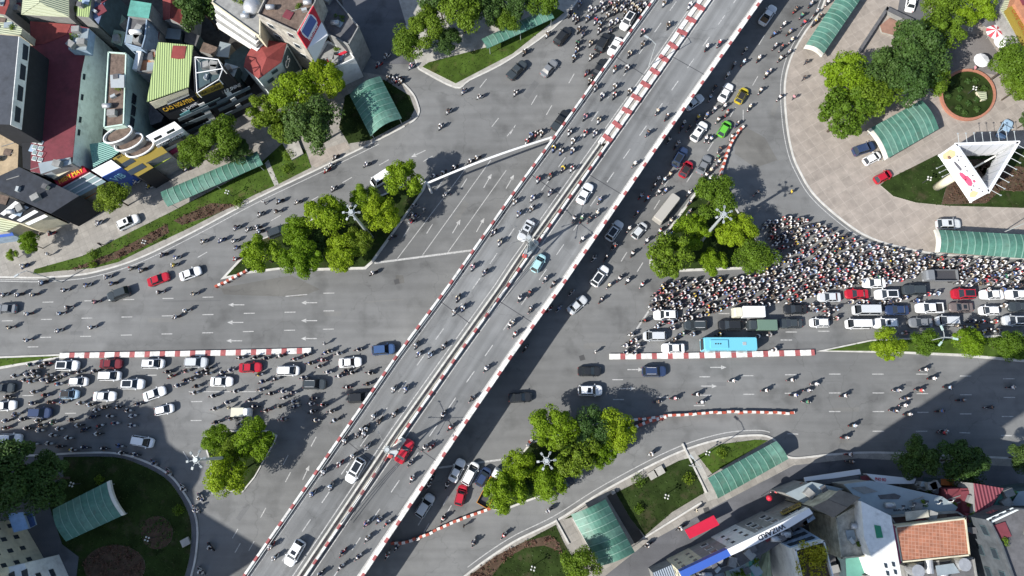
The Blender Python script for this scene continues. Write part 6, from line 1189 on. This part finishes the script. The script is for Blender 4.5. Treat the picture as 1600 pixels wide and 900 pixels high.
# --- the three-sided billboard in the park
bb=empty('billboard_tower',label='three-sided white billboard on a single cream column over the lawn',cat='billboard')
lo,hi=5.6,10.2
art=mat('poster_white',(.60,.61,.63),.4,.04,.3)
A0,A1=P(1467,242,lo),P(1517,316,lo); A0h,A1h=(A0.x,A0.y),(A1.x,A1.y)
Cc=P(1593,221,hi); tri=[Vector((A0.x,A0.y,0)),Vector((A1.x,A1.y,0)),Vector((Cc.x,Cc.y,0))]
for i in range(3):
    p,q=tri[i],tri[(i+1)%3]; d=(q-p).normalized(); nr=Vector((d.y,-d.x,0)); 
    if nr.dot((tri[0]+tri[1]+tri[2])/3-p)>0: nr=-nr
    mb=MB(); mb.loft([[p+Vector((0,0,lo)),q+Vector((0,0,lo)),q+Vector((0,0,hi)),p+Vector((0,0,hi))],[v-nr*.35 for v in (p+Vector((0,0,lo)),q+Vector((0,0,lo)),q+Vector((0,0,hi)),p+Vector((0,0,hi)))]],art); pn=mb.build('poster_panel',bb)
    mb=MB()
    for z in (lo,hi): mb.tube([p+nr*.05+Vector((0,0,z)),q+nr*.05+Vector((0,0,z))],.12,white,5)
    mb.build('panel_frame',pn)
    mb=MB()
    for k in range(6):
        c0=p.lerp(q,.1+.16*k); mb.tube([c0-nr*.4+Vector((0,0,lo)),c0-nr*.8+Vector((0,0,lo+1)),c0-nr*.4+Vector((0,0,hi))],.05,grey_metal,4)
    mb.build('back_truss',pn)
    for k in range(8 if i!=0 else 3):
        c0=p.lerp(q,(.06+.125*k) if i else .2+.09*k); z=hi if i else lo; mb=MB(); mb.tube([c0+Vector((0,0,z)),c0+nr*1.7+Vector((0,0,z+.1))],.045,grey_metal,4); mb.box(c0+nr*1.75+Vector((0,0,z+.1)),(.22,.18,.12),grey_metal); mb.build('lamp_arm',bb)
    if i==0:
        def blob(u,v,su,sv,m,k=8,seed=0,rot=0):
            r_=random.Random(seed); L=(q-p).length; c0=p+d*(u*L)+Vector((0,0,lo+v*(hi-lo)))+nr*.03; mb=MB(); pts=[]
            for j in range(k):
                a=2*math.pi*j/k; rr_=.75+.4*r_.random(); x_,y_=math.cos(a)*su*rr_,math.sin(a)*sv*rr_; x_,y_=x_*math.cos(rot)-y_*math.sin(rot),x_*math.sin(rot)+y_*math.cos(rot); pts.append(c0+d*x_+Vector((0,0,y_)))
            mb.loft([pts,[v_+nr*.03 for v_ in pts]],m); mb.build('poster_graphic',pn)
        pk=mat('poster_pink',(.55,.08,.16),.5); dk=mat('poster_dark',(.10,.10,.12),.5); og=mat('poster_peach',(.66,.40,.24),.5)
        blob(.10,.45,.9,1.6,og,9,1); blob(.14,.4,.35,.4,dk,7,2); blob(.35,.5,1.1,.35,dk,8,3,.2); blob(.55,.45,1.1,.5,pk,9,4,.2); blob(.66,.5,1.0,.75,pk,8,5); blob(.71,.75,.3,.3,pk,7,6); blob(.9,.35,.6,1.2,og,9,7)
        for j,(u,v) in enumerate(((.2,.75),(.27,.7),(.3,.5),(.42,.8),(.5,.75),(.62,.85),(.78,.6),(.82,.4),(.86,.75),(.93,.8),(.24,.9))): blob(u,v,.17,.17,dk,6,20+j)
        for j,(u,v) in enumerate(((.3,.3),(.44,.22),(.74,.25))): blob(u,v,.5,.06,mat('poster_grey',(.4,.4,.42),.5),4,40+j)
cb=P(1463,293,0); ct=(tri[0]+tri[1]+tri[2])/3
ctop=P(1491,277,5.6)
mb=MB(); mb.cyl((cb.x,cb.y),.72,.1,5.2,wcream,18); mb.dome((cb.x,cb.y,5.15),.72,wcream,18,3,.3); mb.build('column',bb,True)
mb=MB(); mb.tube([(cb.x,cb.y,5.0),(ct.x,ct.y,5.0)],.3,white,8); 
for k in range(3): mb.tube([(ct.x,ct.y,5.0),(tri[k].x,tri[k].y,5.4)],.14,white,6)
mb.build('support_beam',bb)
# --- tall neighbours just outside the frame (they throw the two big shadows)
def caster(tips,h,depth,label):
    L=h*COT; a=[Vector((p.x,p.y,0))-SHV*L for p in (P(*t) for t in tips)]; back=[v-SHV*depth for v in a][::-1]
    b=empty('apartment_tower',label=label,cat='apartment tower'); mb=MB(); mb.prism([(v.x,v.y) for v in a+back],0,h,wcream,dgrey); mb.build('wall',b)
    mb=MB(); 
    for f in range(3,int(h),3): mb.prism([(v.x,v.y) for v in [a[0]+SHV*.15,a[-1]+SHV*.15,a[-1]+SHV*.3,a[0]+SHV*.3]],f,f+.9,wgrey) if len(a)==2 else None
    if mb.v: mb.build('balcony',b)
    return b
caster([(228,633),(246,640),(256,662),(262,690),(278,704)],38,12,'round fronted tower beyond the lower left edge')
caster([(278,703),(300,714),(318,726),(312,748),(302,764)],38,12,'stepped tower beyond the lower left edge')
caster([(302,764),(306,790),(322,803),(350,820),(400,850),(420,862)],36,14,'broad apartment block beyond the bottom left edge')
caster([(-60,690),(0,672),(100,664),(135,655),(226,634)],40,12,'long apartment block beyond the left edge')
caster([(1745,430),(1774,528)],76,14,'slim tower beyond the bottom edge')
